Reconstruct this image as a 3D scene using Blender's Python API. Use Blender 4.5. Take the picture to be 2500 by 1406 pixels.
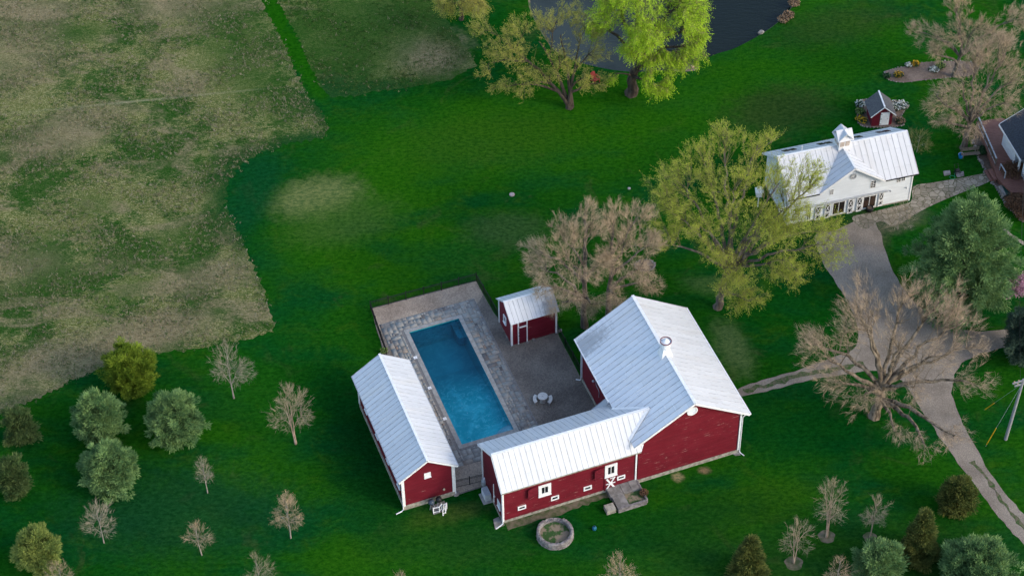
import bpy, bmesh, math, random
import numpy as np
from mathutils import Vector, kdtree
from mathutils.geometry import tessellate_polygon
PI = math.pi
R = math.radians
SC = bpy.context.scene
COL = SC.collection
for o in list(bpy.data.objects):
    bpy.data.objects.remove(o)

# ------------------------------------------------------------------ camera
S = 1.5                      # metres per solved unit
CH = 100 * S
FPX, PITCH, ROLL = 5142.1, 0.796, -0.0199
cp, sp = math.cos(PITCH), math.sin(PITCH)
FWD = np.array([0, cp, -sp])
_r = np.array([1, 0, 0.]); _u = np.array([0, sp, cp])
CR = math.cos(ROLL) * _r + math.sin(ROLL) * _u
CU = -math.sin(ROLL) * _r + math.cos(ROLL) * _u
CAMP = np.array([0, 0, CH])
cam = bpy.data.cameras.new("camera")
cam.sensor_width = 36
cam.lens = FPX / 2500 * 36
cam.clip_start = 1
cam.clip_end = 12000
camo = bpy.data.objects.new("camera", cam)
COL.objects.link(camo)
from mathutils import Matrix
camo.matrix_world = Matrix([[CR[0], CU[0], -FWD[0], 0], [CR[1], CU[1], -FWD[1], 0], [CR[2], CU[2], -FWD[2], CH], [0, 0, 0, 1]])
SC.camera = camo
SC.render.resolution_x = 1024
SC.render.resolution_y = 575

# ------------------------------------------------------------------ light
SUN_AZ, SUN_EL = R(-26), R(29)         # azimuth from +X, counter-clockwise
w = bpy.data.worlds.new("World"); SC.world = w; w.use_nodes = True
nt = w.node_tree
sky = nt.nodes.new('ShaderNodeTexSky'); sky.sky_type = 'NISHITA'; sky.sun_disc = False
sky.sun_elevation = SUN_EL
sky.sun_rotation = PI / 2 - SUN_AZ
sky.air_density = 1.0; sky.dust_density = 1.5; sky.ozone_density = 1.0
bg = nt.nodes['Background']; bg.inputs[1].default_value = 0.15
nt.links.new(sky.outputs[0], bg.inputs[0])
sl = bpy.data.lights.new("sun", 'SUN'); sl.energy = 0.5; sl.angle = R(9); sl.color = (1.0, 0.88, 0.68)
so = bpy.data.objects.new("sun", sl); COL.objects.link(so)
sd = Vector((math.cos(SUN_AZ) * math.cos(SUN_EL), math.sin(SUN_AZ) * math.cos(SUN_EL), math.sin(SUN_EL)))
so.rotation_euler = sd.to_track_quat('Z', 'Y').to_euler()
SC.view_settings.view_transform = 'Standard'
SC.view_settings.look = 'None'
SC.view_settings.exposure = 1.30
SC.view_settings.gamma = 1.0

# ------------------------------------------------------------------ projection helpers (2500x1406 photograph pixels)
def ray(u, v):
    d = FWD + (u - 1250) / FPX * CR - (v - 703) / FPX * CU
    return d
def G(u, v, z=0.0):
    d = ray(u, v); t = (z - CH) / d[2]
    return CAMP + t * d
def onplane(u, v, p, n):
    d = ray(u, v); t = np.dot(np.array(p) - CAMP, n) / np.dot(d, n)
    return CAMP + t * d
def VZ(P, vt):
    """height above ground point P whose image row is vt"""
    k = -(vt - 703) / FPX
    d = P - CAMP
    a = d @ CU - k * (d @ FWD)
    b = CU[2] - k * FWD[2]
    return -a / b
def PXM(P):
    return FPX / ((np.array(P) - CAMP) @ FWD)     # photograph pixels per metre

# ------------------------------------------------------------------ object helpers
def tag(o, label=None, cat=None, group=None, kind=None):
    if label: o['label'] = label
    if cat: o['category'] = cat
    if group: o['group'] = group
    if kind: o['kind'] = kind
    return o
def thing(name, label, cat, loc=(0, 0, 0), rz=0, group=None):
    o = bpy.data.objects.new(name, None); COL.objects.link(o)
    o.location = loc; o.rotation_euler = (0, 0, rz); o.empty_display_size = 0.3
    return tag(o, label, cat, group)
class MB:
    def __init__(s): s.v = []; s.f = []; s.mi = []; s.uv = []
    def add(s, vs, fs, mi=0, uvs=None):
        b = len(s.v); s.v += [tuple(map(float, p)) for p in vs]
        for i, f in enumerate(fs):
            s.f.append([b + k for k in f]); s.mi.append(mi)
            s.uv.append(uvs[i] if uvs else None)
    def box(s, c, d, rz=0, mi=0):
        cx, cy, cz = c; a, b, h = d[0] / 2, d[1] / 2, d[2] / 2
        C, Sn = math.cos(rz), math.sin(rz); vs = []
        for z in (-h, h):
            for x, y in ((-a, -b), (a, -b), (a, b), (-a, b)):
                vs.append((cx + x * C - y * Sn, cy + x * Sn + y * C, cz + z))
        s.add(vs, [(3, 2, 1, 0), (4, 5, 6, 7), (0, 1, 5, 4), (1, 2, 6, 5), (2, 3, 7, 6), (3, 0, 4, 7)], mi)
    def bar(s, p, q, wd, th, up=(0, 0, 1), mi=0):
        p = Vector(p); q = Vector(q); d = (q - p).normalized(); up = Vector(up)
        a = d.cross(up)
        if a.length < 1e-4: a = d.cross(Vector((1, 0, 0)))
        a.normalize(); b = a.cross(d).normalized(); a = a * wd / 2; b = b * th / 2
        vs = [p - a - b, p + a - b, p + a + b, p - a + b, q - a - b, q + a - b, q + a + b, q - a + b]
        s.add(vs, [(3, 2, 1, 0), (4, 5, 6, 7), (0, 1, 5, 4), (1, 2, 6, 5), (2, 3, 7, 6), (3, 0, 4, 7)], mi)
    def tube(s, pts, rs, n=8, mi=0, cap=True):
        pts = [Vector(p) for p in pts]; rings = []
        if not hasattr(rs, '__len__'): rs = [rs] * len(pts)
        ref = None
        for i, p in enumerate(pts):
            d = (pts[min(i + 1, len(pts) - 1)] - pts[max(i - 1, 0)]).normalized()
            if ref is None: ref = Vector((1, 0, 0)) if abs(d.x) < .9 else Vector((0, 1, 0))
            a = (ref - d * ref.dot(d)).normalized(); b = d.cross(a); ref = a
            rings.append([p + (a * math.cos(2 * PI * k / n) + b * math.sin(2 * PI * k / n)) * rs[i] for k in range(n)])
        vs = [q for r_ in rings for q in r_]; fs = []
        for i in range(len(pts) - 1):
            for k in range(n):
                fs.append((i * n + k, i * n + (k + 1) % n, (i + 1) * n + (k + 1) % n, (i + 1) * n + k))
        if cap: fs.append(tuple(range(n))[::-1]); fs.append(tuple((len(pts) - 1) * n + k for k in range(n)))
        s.add(vs, fs, mi)
    def prism(s, poly, z0, z1, mi=0, mitop=None):
        n = len(poly)
        s.add([(p[0], p[1], z0) for p in poly] + [(p[0], p[1], z1) for p in poly],
              [tuple(range(n))[::-1]] + [(i, (i + 1) % n, n + (i + 1) % n, n + i) for i in range(n)], mi)
        s.add([(p[0], p[1], z1) for p in poly], [tuple(range(n))], mi if mitop is None else mitop)
    def lathe(s, prof, c=(0, 0, 0), n=24, mi=0):
        vs = []; m = len(prof)
        for k in range(n):
            a = 2 * PI * k / n
            for r_, z in prof: vs.append((c[0] + r_ * math.cos(a), c[1] + r_ * math.sin(a), c[2] + z))
        fs = [(k * m + i, ((k + 1) % n) * m + i, ((k + 1) % n) * m + i + 1, k * m + i + 1) for k in range(n) for i in range(m - 1)]
        s.add(vs, fs, mi)
    def build(s, name, mats, parent=None, smooth=False):
        if not isinstance(mats, (list, tuple)): mats = [mats]
        me = bpy.data.meshes.new(name); me.from_pydata(s.v, [], s.f)
        for m in mats: me.materials.append(m)
        me.polygons.foreach_set('material_index', s.mi)
        if smooth: me.polygons.foreach_set('use_smooth', [True] * len(s.f))
        if any(u is not None for u in s.uv):
            uvl = me.uv_layers.new(name='UVMap'); k = 0
            for i, f in enumerate(s.f):
                for j in range(len(f)):
                    if s.uv[i]: uvl.data[k].uv = s.uv[i][j]
                    k += 1
        me.update()
        o = bpy.data.objects.new(name, me); COL.objects.link(o)
        if parent: o.parent = parent
        return o
def build_each(m, name, mats, parent=None, labels=None):
    par = list(range(len(m.v)))
    def find(a):
        while par[a] != a: par[a] = par[par[a]]; a = par[a]
        return a
    for f in m.f:
        for k in f[1:]: par[find(k)] = find(f[0])
    groups = {}
    for i, f in enumerate(m.f): groups.setdefault(find(f[0]), []).append(i)
    out = []
    for g in groups.values():
        q = MB(); vm = {}
        for i in g:
            nf = []
            for k in m.f[i]:
                if k not in vm: vm[k] = len(q.v); q.v.append(m.v[k])
                nf.append(vm[k])
            q.f.append(nf); q.mi.append(m.mi[i]); q.uv.append(m.uv[i])
        out.append(q.build(name, mats, parent))
    return out
def mesh_np(name, V, F, mats, parent=None, col=None, smooth=False):
    """V (n,3), F list of (m,k) index arrays; col per-vertex float 0..1"""
    me = bpy.data.meshes.new(name)
    me.vertices.add(len(V)); me.vertices.foreach_set('co', np.asarray(V, np.float32).ravel())
    loops = np.concatenate([f.ravel() for f in F]).astype(np.int32)
    sizes = np.concatenate([np.full(len(f), f.shape[1]) for f in F])
    starts = np.concatenate([[0], np.cumsum(sizes)[:-1]]).astype(np.int32)
    me.loops.add(len(loops)); me.loops.foreach_set('vertex_index', loops)
    me.polygons.add(len(sizes)); me.polygons.foreach_set('loop_start', starts)
    try: me.polygons.foreach_set('loop_total', sizes.astype(np.int32))
    except Exception: pass
    if not isinstance(mats, (list, tuple)): mats = [mats]
    for m in mats: me.materials.append(m)
    if len(mats) > 1:
        me.polygons.foreach_set('material_index', np.concatenate([np.full(len(f), min(i, len(mats) - 1)) for i, f in enumerate(F)]).astype(np.int32))
    if smooth: me.polygons.foreach_set('use_smooth', np.ones(len(sizes), bool))
    if col is not None:
        a = me.attributes.new('tint', 'FLOAT', 'POINT'); a.data.foreach_set('value', np.asarray(col, np.float32))
    me.update(); me.validate()
    o = bpy.data.objects.new(name, me); COL.objects.link(o)
    if parent: o.parent = parent
    return o

# ------------------------------------------------------------------ material helpers
class NT:
    def __init__(s, name):
        s.m = bpy.data.materials.new(name); s.m.use_nodes = True; s.t = s.m.node_tree
        s.b = s.t.nodes['Principled BSDF']; s.tc = s.t.nodes.new('ShaderNodeTexCoord')
    def n(s, k, **kw):
        q = s.t.nodes.new('ShaderNode' + k)
        for a, b in kw.items(): setattr(q, a, b)
        return q
    def l(s, a, b): s.t.links.new(a, b)
    def put(s, sock, v):
        if hasattr(v, 'links'): s.l(v, sock)
        else:
            if hasattr(sock.default_value, '__len__') and hasattr(v, '__len__') and len(sock.default_value) == 4 and len(v) == 3: v = (*v, 1)
            sock.default_value = v
    def noise(s, scale, detail=4, vec=None, stretch=None, rough=.55, dist=0, rot=0):
        q = s.n('TexNoise'); q.inputs['Scale'].default_value = scale; q.inputs['Detail'].default_value = detail
        q.inputs['Roughness'].default_value = rough; q.inputs['Distortion'].default_value = dist
        v = vec or s.tc.outputs['Object']
        if stretch or rot:
            mp = s.n('Mapping'); s.l(v, mp.inputs[0]); mp.inputs['Scale'].default_value = stretch or (1, 1, 1)
            mp.inputs['Rotation'].default_value = (0, 0, rot); v = mp.outputs[0]
        s.l(v, q.inputs['Vector']); return q.outputs[0]
    def ramp(s, f, a, b, c=0., d=1., smooth=True):
        q = s.n('MapRange'); q.interpolation_type = 'SMOOTHSTEP' if smooth else 'LINEAR'
        s.put(q.inputs[0], f)
        for i, x in enumerate((a, b, c, d)): q.inputs[i + 1].default_value = x
        return q.outputs[0]
    def mix(s, f, a, b, mode='MIX'):
        q = s.n('Mix'); q.data_type = 'RGBA'; q.blend_type = mode
        s.put(q.inputs[0], f); s.put(q.inputs[6], a); s.put(q.inputs[7], b); return q.outputs[2]
    def math(s, op, a, b=0., c=0.):
        q = s.n('Math'); q.operation = op; s.put(q.inputs[0], a); s.put(q.inputs[1], b); s.put(q.inputs[2], c); return q.outputs[0]
    def blob(s, P, ra, rb, rot, nz=None, soft=.5):
        """0..1 elliptical patch on the ground round world point P"""
        mp = s.n('Mapping'); mp.vector_type = 'TEXTURE'; s.l(s.tc.outputs['Object'], mp.inputs[0])
        mp.inputs['Location'].default_value = (P[0], P[1], 0); mp.inputs['Rotation'].default_value = (0, 0, rot)
        mp.inputs['Scale'].default_value = (ra, rb, 1000)
        q = s.n('VectorMath'); q.operation = 'LENGTH'; s.l(mp.outputs[0], q.inputs[0]); d = q.outputs['Value']
        if nz is not None: d = s.math('ADD', d, s.math('MULTIPLY', s.math('SUBTRACT', nz, .5), 1.3))
        return s.ramp(d, 1 - soft, 1 + soft, 1, 0)
    def fin(s, col, rough=.8, bump=None, bs=.3, bd=.05, spec=.3, metal=0):
        s.put(s.b.inputs['Base Color'], col); s.put(s.b.inputs['Roughness'], rough)
        s.b.inputs['Specular IOR Level'].default_value = spec; s.b.inputs['Metallic'].default_value = metal
        if bump is not None:
            q = s.n('Bump'); q.inputs['Strength'].default_value = bs; q.inputs['Distance'].default_value = bd
            s.l(bump, q.inputs['Height']); s.l(q.outputs[0], s.b.inputs['Normal'])
        return s.m
def simple(name, c, rough=.7, var=.25, sc=6, spec=.3, metal=0, c2=None, stretch=None, lo=.35, hi=.65):
    k = NT(name)
    nz = k.noise(sc, 5, stretch=stretch)
    c2 = c2 or tuple(x * (1 - var) for x in c)
    return k.fin(k.mix(k.ramp(nz, lo, hi), c, c2), rough, nz, .15, .02, spec, metal)

# ground materials ---------------------------------------------------
def mat_lawn():
    k = NT('lawn_grass')
    big = k.noise(.045, 3, rough=.5); mid = k.noise(.16, 4, stretch=(.7, 1.3, 1)); mid2 = k.noise(.30, 6, stretch=(.9, 1.1, 1), dist=.9, rough=.65)
    fine = k.noise(2.6, 6, stretch=(.7, 1.2, 1), rough=.7); vf = k.noise(9, 4, stretch=(.6, 1.2, 1), rough=.8)
    c = k.mix(k.ramp(big, .35, .65), (.0045, .060, .005), (.016, .088, .004))
    c = k.mix(k.ramp(mid, .40, .68), c, (.0035, .056, .011))
    c = k.mix(k.math('MULTIPLY', k.ramp(mid2, .50, .74), .45), c, (.038, .098, .006))
    c = k.mix(k.math('MULTIPLY', k.ramp(k.noise(.21, 5, dist=1.), .58, .72), .5), c, (.050, .072, .022))
    nz = k.noise(.9, 5, rough=.65)
    def patch(u, v, ra, rb, rot, col, st, soft=.6):
        nonlocal c
        P = G(u, v)
        c = k.mix(k.math('MULTIPLY', k.blob(P, ra, rb, rot, nz, soft), st), c, col)
    pale = (.19, .20, .075)
    for u_, v_, ra_, rb_, ro_, st_ in ((1250, 330, 15, 6, .05, .65), (1750, 260, 11, 6, .2, .6), (2000, 150, 9, 6, .3, .4), (950, 420, 6, 7, 0, .5), (760, 600, 4, 5, 0, .45), (1100, 620, 9, 3, 0, .35), (960, 1370, 5, 1.5, .1, .5), (1650, 1330, 7, 2, .3, .3), (620, 1000, 5, 5, 0, .4), (1900, 20, 8, 3, 0, .4)):
        c = k.mix(k.math('MULTIPLY', k.blob(G(u_, v_), ra_, rb_, ro_, k.math('ADD', k.math('MULTIPLY', nz, .5), k.math('MULTIPLY', mid2, .5)), .8), st_), c, (.023, .108, .004))
    patch(770, 480, 4.4, 2.7, .25, pale, .65); patch(830, 540, 5.5, 3.2, .3, (.06, .115, .022), .55)
    patch(1015, 120, 5, 3, .2, (.25, .2, .13), .8); patch(1240, 560, 4, 2.4, 0, (.05, .09, .03), .6)
    patch(1760, 700, 3.5, 1.3, -.2, (.07, .115, .035), .6); patch(1790, 850, 1.5, 3.6, .25, (.085, .13, .045), .8)
    patch(1655, 1165, .5, .5, 0, (.3, .24, .13), .8); patch(1720, 1148, .5, .4, 0, (.22, .15, .09), .8)
    patch(1075, 1262, 4, 1, .3, (.07, .085, .02), .5); patch(960, 1320, 5, 2, .4, (.020, .09, .004), .6)
    patch(1840, 560, 2, 3, 0, (.06, .09, .02), .3); patch(2110, 590, 2, 4, -.3, (.11, .10, .06), .6)
    patch(2190, 540, 3, 1.4, .4, (.12, .12, .08), .7); patch(2010, 480, 3, 6, 0, (.03, .08, .02), .3)
    patch(2050, 60, 7, 3, .3, (.028, .058, .014), .6); patch(1900, 270, 6, 3.5, .3, (.032, .052, .015), .7)
    for a_, b_, st_ in (((640, -60), (700, 95), .95), ((690, 70), (755, 190), .9), ((745, 165), (790, 250), .6)):
        A_, B_ = G(*a_), G(*b_); D_ = B_ - A_; mid_ = (A_ + B_) / 2
        c = k.mix(k.math('MULTIPLY', k.blob(mid_, np.linalg.norm(D_) * .56, 1.15, math.atan2(D_[1], D_[0]), nz, .45), st_), c, (.012, .088, .003))
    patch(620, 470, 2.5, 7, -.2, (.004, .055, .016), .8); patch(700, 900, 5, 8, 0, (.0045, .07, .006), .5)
    patch(1200, 340, 9, 4, .1, (.03, .085, .008), .5); patch(430, 1250, 10, 5, 0, (.008, .050, .018), .7); patch(1150, 1330, 5, 2.5, 0, (.014, .055, .012), .5); patch(860, 1000, 2.5, 6, .35, (.002, .042, .007), .7)  # last patch: pool barn's shadow painted into the grass colour
    patch(1850, 1230, 7, 2, .3, (.025, .085, .006), .6); patch(2080, 1400, 20, 6, 0, (.018, .058, .010), .5); patch(1960, 1060, 8, 4, .1, (.002, .05, .007), .75); patch(1640, 1280, 8, 2, .3, (.004, .05, .008), .6); patch(900, 1180, 3, 8, .3, (.003, .045, .009), .6)  # dark patches left of the big bare tree and pool barn paint their shadows
    patch(1150, 700, 3, 5, 0, (.02, .08, .012), .2)
    c = k.mix(k.ramp(fine, .30, .70, .0, 1.), c, k.mix(1., c, (.30, .52, .45), 'MULTIPLY'))
    c = k.mix(k.ramp(vf, .35, .75, 0., .75), c, k.mix(1., c, (2.3, 1.75, 1.6), 'MULTIPLY'))
    h = k.math('ADD', fine, k.math('MULTIPLY', vf, .5))
    return k.fin(c, 1, h, .6, .12, 0)
def mat_meadow(name='meadow_grass', gb=0.):
    k = NT(name)
    a = k.noise(.11, 5, dist=.8, rough=.6); b = k.noise(.45, 7, stretch=(1, 1.5, 1), rough=.7, dist=.8, rot=.5)
    f = k.noise(2.2, 7, stretch=(1, 1.8, 1), rough=.75, dist=1.2, rot=-.4); vf = k.noise(7, 5, rough=.8)
    s_ = k.math('ADD', k.math('MULTIPLY', k.math('ADD', k.math('MULTIPLY', k.math('SUBTRACT', a, .5), 1.9), .5), .45), k.math('ADD', k.math('MULTIPLY', b, .5), k.math('MULTIPLY', f, .4)))
    c = k.mix(k.ramp(s_, .62 + gb, .76 + gb), (.016, .080, .005), (.125, .14, .030))
    c = k.mix(k.math('MULTIPLY', k.ramp(k.noise(3.2, 8, stretch=(1, 2.2, 1), rough=.8, dist=1.6, rot=.3), .49 + gb * .3, .56 + gb * .3, 0, .85), k.ramp(s_, .58 + gb, .73 + gb, .18, 1.)), c, (.52, .42, .22))
    c = k.mix(k.math('MULTIPLY', k.ramp(k.noise(.16, 6, dist=1.3, stretch=(.6, 1.5, 1), rot=.5), .52 + gb * 1.5, .64 + gb * 1.5), k.ramp(f, .35, .6, .25, .85)), c, k.mix(k.ramp(f, .3, .7), (.19, .13, .075), (.42, .31, .19)))
    nz = k.noise(.5, 6, rough=.7)
    for u, v, ra, rb, ro, st in ((450, 10, 6, 3, .1, .7), (120, 1000, 8, 3, .5, .7), (230, 855, 8, 2.5, .3, .75), (60, 120, 5, 7, 0, .5), (480, 690, 4, 2, .2, .5), (20, 650, 5, 3, 0, .5), (560, 660, 3, 2, 0, .5), (1050, 130, 4, 3.2, 0, .9), (150, 330, 5, 3, .4, .7), (400, 800, 5, 2, .2, .7), (80, 20, 6, 2, 0, .6)):
        c = k.mix(k.math('MULTIPLY', k.blob(G(u, v), ra, rb, ro, nz, .7), st), c, k.mix(k.ramp(f, .3, .7), (.21, .14, .08), (.43, .315, .20)))
    for u, v, ra, rb, ro, st in ((330, 620, 3.5, 2, .5, .7), (230, 500, 2, 2, 0, .5), (370, 370, 1, 1, 0, .7), (860, 90, 5, 9, .2, .9), (960, 40, 7, 6, 0, .8), (1100, 20, 4, 5, 0, .6), (740, 90, 2, 5, .2, .7), (600, 150, 4, 6, .2, .75), (700, 250, 4, 3, 0, .55), (200, 80, 3, 2, .3, .6), (540, 420, 3, 3, 0, .5), (130, 690, 5, 2, .3, .6), (480, 560, 4, 2, .5, .6), (300, 720, 4, 1.5, .8, .5), (560, 60, 5, 5, .2, .5), (90, 600, 3, 1.5, .5, .5)):
        c = k.mix(k.math('MULTIPLY', k.blob(G(u, v), ra, rb, ro, nz, .7), st), c, k.mix(k.ramp(f, .35, .65), (.018, .085, .006), (.085, .135, .03)))
    for u, v, ra, rb, ro in ((560, 480, 2.2, 5.5, 0), (610, 410, 4, 2.2, .6), (690, 368, 4, 1.8, .3), (765, 345, 3.5, 1.6, .1), (800, 260, 2, 4, .2), (590, 560, 1.2, 4, .1), (640, 650, .8, 4, .1), (820, 225, 4, 3, .2), (1140, 60, 3, 5, 0), (905, 215, 5, 1, .1)):
        c = k.mix(k.math('MULTIPLY', k.blob(G(u, v), ra, rb, ro, nz, .8), .92), c, k.mix(k.ramp(f, .4, .75), (.008, .066, .012), (.05, .11, .025)))
    # pale mower line across the field
    c = k.mix(k.math('MULTIPLY', k.blob(G(330, 248), 10.5, .16, .12, nz, 1.), .5), c, (.40, .34, .22))
    c = k.mix(k.ramp(vf, .35, .65, 0, .85), c, k.mix(1., c, (.32, .5, .32), 'MULTIPLY'))
    return k.fin(c, .95, k.math('ADD', f, vf), .7, .15, .05)
def mat_gravel(name, c1, c2, sc=9):
    k = NT(name)
    v = k.n('TexVoronoi'); v.inputs['Scale'].default_value = sc; k.l(k.tc.outputs['Object'], v.inputs[0])
    n1 = k.noise(.35, 5); n2 = k.noise(14, 3, rough=.8)
    c = k.mix(k.ramp(n1, .35, .65), c1, c2)
    c = k.mix(k.ramp(n2, .4, .72, 0, .8), c, k.mix(1., c, (1.9, 1.8, 1.75), 'MULTIPLY'))
    bw = k.n('RGBToBW'); k.l(v.outputs['Color'], bw.inputs[0])
    c = k.mix(k.ramp(bw.outputs[0], .2, .8, 0, .45), c, k.mix(1., c, (.45, .45, .47), 'MULTIPLY'))
    return k.fin(c, .9, v.outputs['Distance'], .5, .04, .1), k
def mat_flag():
    k = NT('flagstone_paving')
    nzv = k.n('TexNoise'); nzv.inputs['Scale'].default_value = 1.2; k.l(k.tc.outputs['Object'], nzv.inputs['Vector'])
    vm = k.n('VectorMath'); vm.operation = 'MULTIPLY_ADD'; k.l(nzv.outputs['Color'], vm.inputs[0]); vm.inputs[1].default_value = (.35, .35, 0); k.l(k.tc.outputs['Object'], vm.inputs[2])
    e = k.n('TexVoronoi'); e.feature = 'DISTANCE_TO_EDGE'; e.inputs['Scale'].default_value = 1.75; k.l(vm.outputs[0], e.inputs[0])
    q = k.n('TexVoronoi'); q.inputs['Scale'].default_value = 1.75; k.l(vm.outputs[0], q.inputs[0])
    bw = k.n('RGBToBW'); k.l(q.outputs['Color'], bw.inputs[0])
    c = k.mix(k.ramp(bw.outputs[0], .1, .9), (.20, .17, .125), (.33, .285, .22))
    c = k.mix(k.ramp(k.noise(3, 5), .4, .7, 0, .5), c, (.14, .125, .10))
    jt = k.ramp(e.outputs['Distance'], .02, .055)
    c = k.mix(jt, (.085, .085, .045), c)
    return k.fin(c, .85, jt, .4, .03, .15)
M = {}
M['lawn'] = mat_lawn(); M['meadow'] = mat_meadow(); M['meadow2'] = mat_meadow('greener_meadow_grass', .05)
M['gravel'], _ = mat_gravel('drive_gravel', (.19, .16, .128), (.26, .222, .178), 15)
M['yard'], _ = mat_gravel('yard_gravel', (.125, .108, .092), (.175, .152, .128), 8)
M['yard2'], _ = mat_gravel('pale_pea_gravel', (.24, .19, .145), (.32, .26, .20), 8)
M['flag'] = mat_flag()
M['mulch'], _ = mat_gravel('mulch', (.11, .082, .062), (.19, .145, .115), 10)
M['soil'], _ = mat_gravel('bank_soil', (.10, .085, .055), (.20, .16, .11), 5)
def tintmat(name, stops, rough=.85, spec=.15, trans=0.):
    """colour picked from the per-vertex 'tint' value (which stone, which clump)"""
    k = NT(name); a = k.n('Attribute'); a.attribute_name = 'tint'
    cr = k.n('ValToRGB'); cr.color_ramp.elements[0].position = stops[0][0]; cr.color_ramp.elements[0].color = (*stops[0][1], 1)
    cr.color_ramp.elements[1].position = stops[-1][0]; cr.color_ramp.elements[1].color = (*stops[-1][1], 1)
    for p, c in stops[1:-1]:
        e = cr.color_ramp.elements.new(p); e.color = (*c, 1)
    k.l(a.outputs['Fac'], cr.inputs[0])
    nz = k.noise(5, 4)
    c = k.mix(k.ramp(nz, .35, .7, 0, .45), cr.outputs[0], k.mix(1., cr.outputs[0], (.62, .62, .62), 'MULTIPLY'))
    m = k.fin(c, rough, nz, .1, .02, spec)
    if trans > 0:
        t = k.n('BsdfTranslucent'); k.l(c, t.inputs[0]); mx = k.n('MixShader'); mx.inputs[0].default_value = trans
        out = k.t.nodes['Material Output']
        k.l(k.b.outputs[0], mx.inputs[1]); k.l(t.outputs[0], mx.inputs[2]); k.l(mx.outputs[0], out.inputs[0])
    return m
M['stone'] = tintmat('deck_stone', [(0, (.13, .115, .11)), (.08, (.21, .20, .19)), (.5, (.275, .27, .25)), (.85, (.33, .315, .285)), (.95, (.29, .24, .195)), (1, (.27, .18, .13))])
M['joint'] = simple('mortar_joint', (.20, .19, .18), .9, .3)
M['coping'] = simple('coping_stone', (.33, .32, .295), .8, .25, 2.5)
# buildings ------------------------------------------------------------
def mat_siding(name, c, peel=0., pitch=.155, line=.45, plank='H'):
    k = NT(name); sx = k.n('SeparateXYZ'); k.l(k.tc.outputs['Object'], sx.inputs[0])
    z = sx.outputs[2] if plank == 'H' else k.math('ADD', sx.outputs[0], sx.outputs[1])
    fr = k.math('FRACT', k.math('MULTIPLY', z, 1 / pitch))
    row = k.n('TexWhiteNoise'); row.noise_dimensions = '1D'; k.l(k.math('FLOOR', k.math('MULTIPLY', z, 1 / pitch)), row.inputs['W'])
    nz = k.noise(1.1, 5, stretch=(.5, .5, 3)); nb = k.noise(.5, 4)
    c0 = k.mix(k.ramp(row.outputs[0], 0, 1, 0, .3 if c[2] < .5 else .1), c, tuple(x * .62 for x in c))
    c0 = k.mix(k.ramp(nz, .4, .75, 0, .45), c0, tuple(min(1, x * 1.25 + .012) for x in c))
    c0 = k.mix(k.ramp(nb, .45, .7, 0, .35 if c[2] < .5 else .08), c0, tuple(x * .6 for x in c))
    if peel > 0:
        pn = k.noise(1.0, 6, stretch=(.8, .8, 7), rough=.7)
        zone = k.noise(.35, 3)
        f = k.math('MULTIPLY', k.ramp(k.math('ADD', pn, k.math('MULTIPLY', zone, .22)), .79 - peel * .06, .84 - peel * .06), .75)
        c0 = k.mix(f, c0, (.42, .27, .24))
    edge = k.ramp(fr, .0, .16, 1, 0)
    c0 = k.mix(k.math('MULTIPLY', edge, line), c0, tuple(x * .25 for x in c))
    return k.fin(c0, .65, fr, .5, .02, .3)
M['red'] = mat_siding('red_clapboard', (.142, .0045, .015), .6)
M['redp'] = mat_siding('red_clapboard_peeling', (.15, .0045, .0145), 1.15)
M['redv'] = mat_siding('red_vertical_boards', (.13, .005, .016), 0, .2, .5, 'V')
M['door_red'] = mat_siding('red_door_boards', (.115, .004, .018), 0, .16, .4, 'V')
M['whites'] = mat_siding('white_clapboard', (.68, .72, .76), 0, .16, .22)
M['white'] = simple('white_paint', (.80, .80, .79), .5, .12, 3)
M['dirtg'] = simple('thin_grass_and_dirt', (.055, .075, .025), .95, .4, 1.6, c2=(.15, .12, .08))
M['concrete'] = simple('weathered_concrete', (.36, .33, .27), .9, .5, 3, c2=(.20, .185, .145))
M['slabcon'] = simple('lichened_concrete_slab', (.27, .25, .235), .9, .5, 1.6, c2=(.15, .14, .125))
M['oldcon'] = simple('rough_old_concrete', (.26, .235, .225), .95, .5, 3.5, c2=(.13, .115, .11))
M['glass'] = simple('dark_window_glass', (.012, .013, .018), .08, .3, 2, .6)
M['brownglass'] = simple('brown_tinted_glass', (.05, .03, .022), .1, .5, .8, .6, c2=(.012, .012, .014))
M['black'] = simple('black_painted_metal', (.012, .012, .014), .45, .3, 5)
M['grey'] = simple('grey_metal', (.42, .44, .46), .5, .2, 4, .4)
M['hole'] = simple('dark_opening', (.01, .009, .009), .9, .2)
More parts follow.
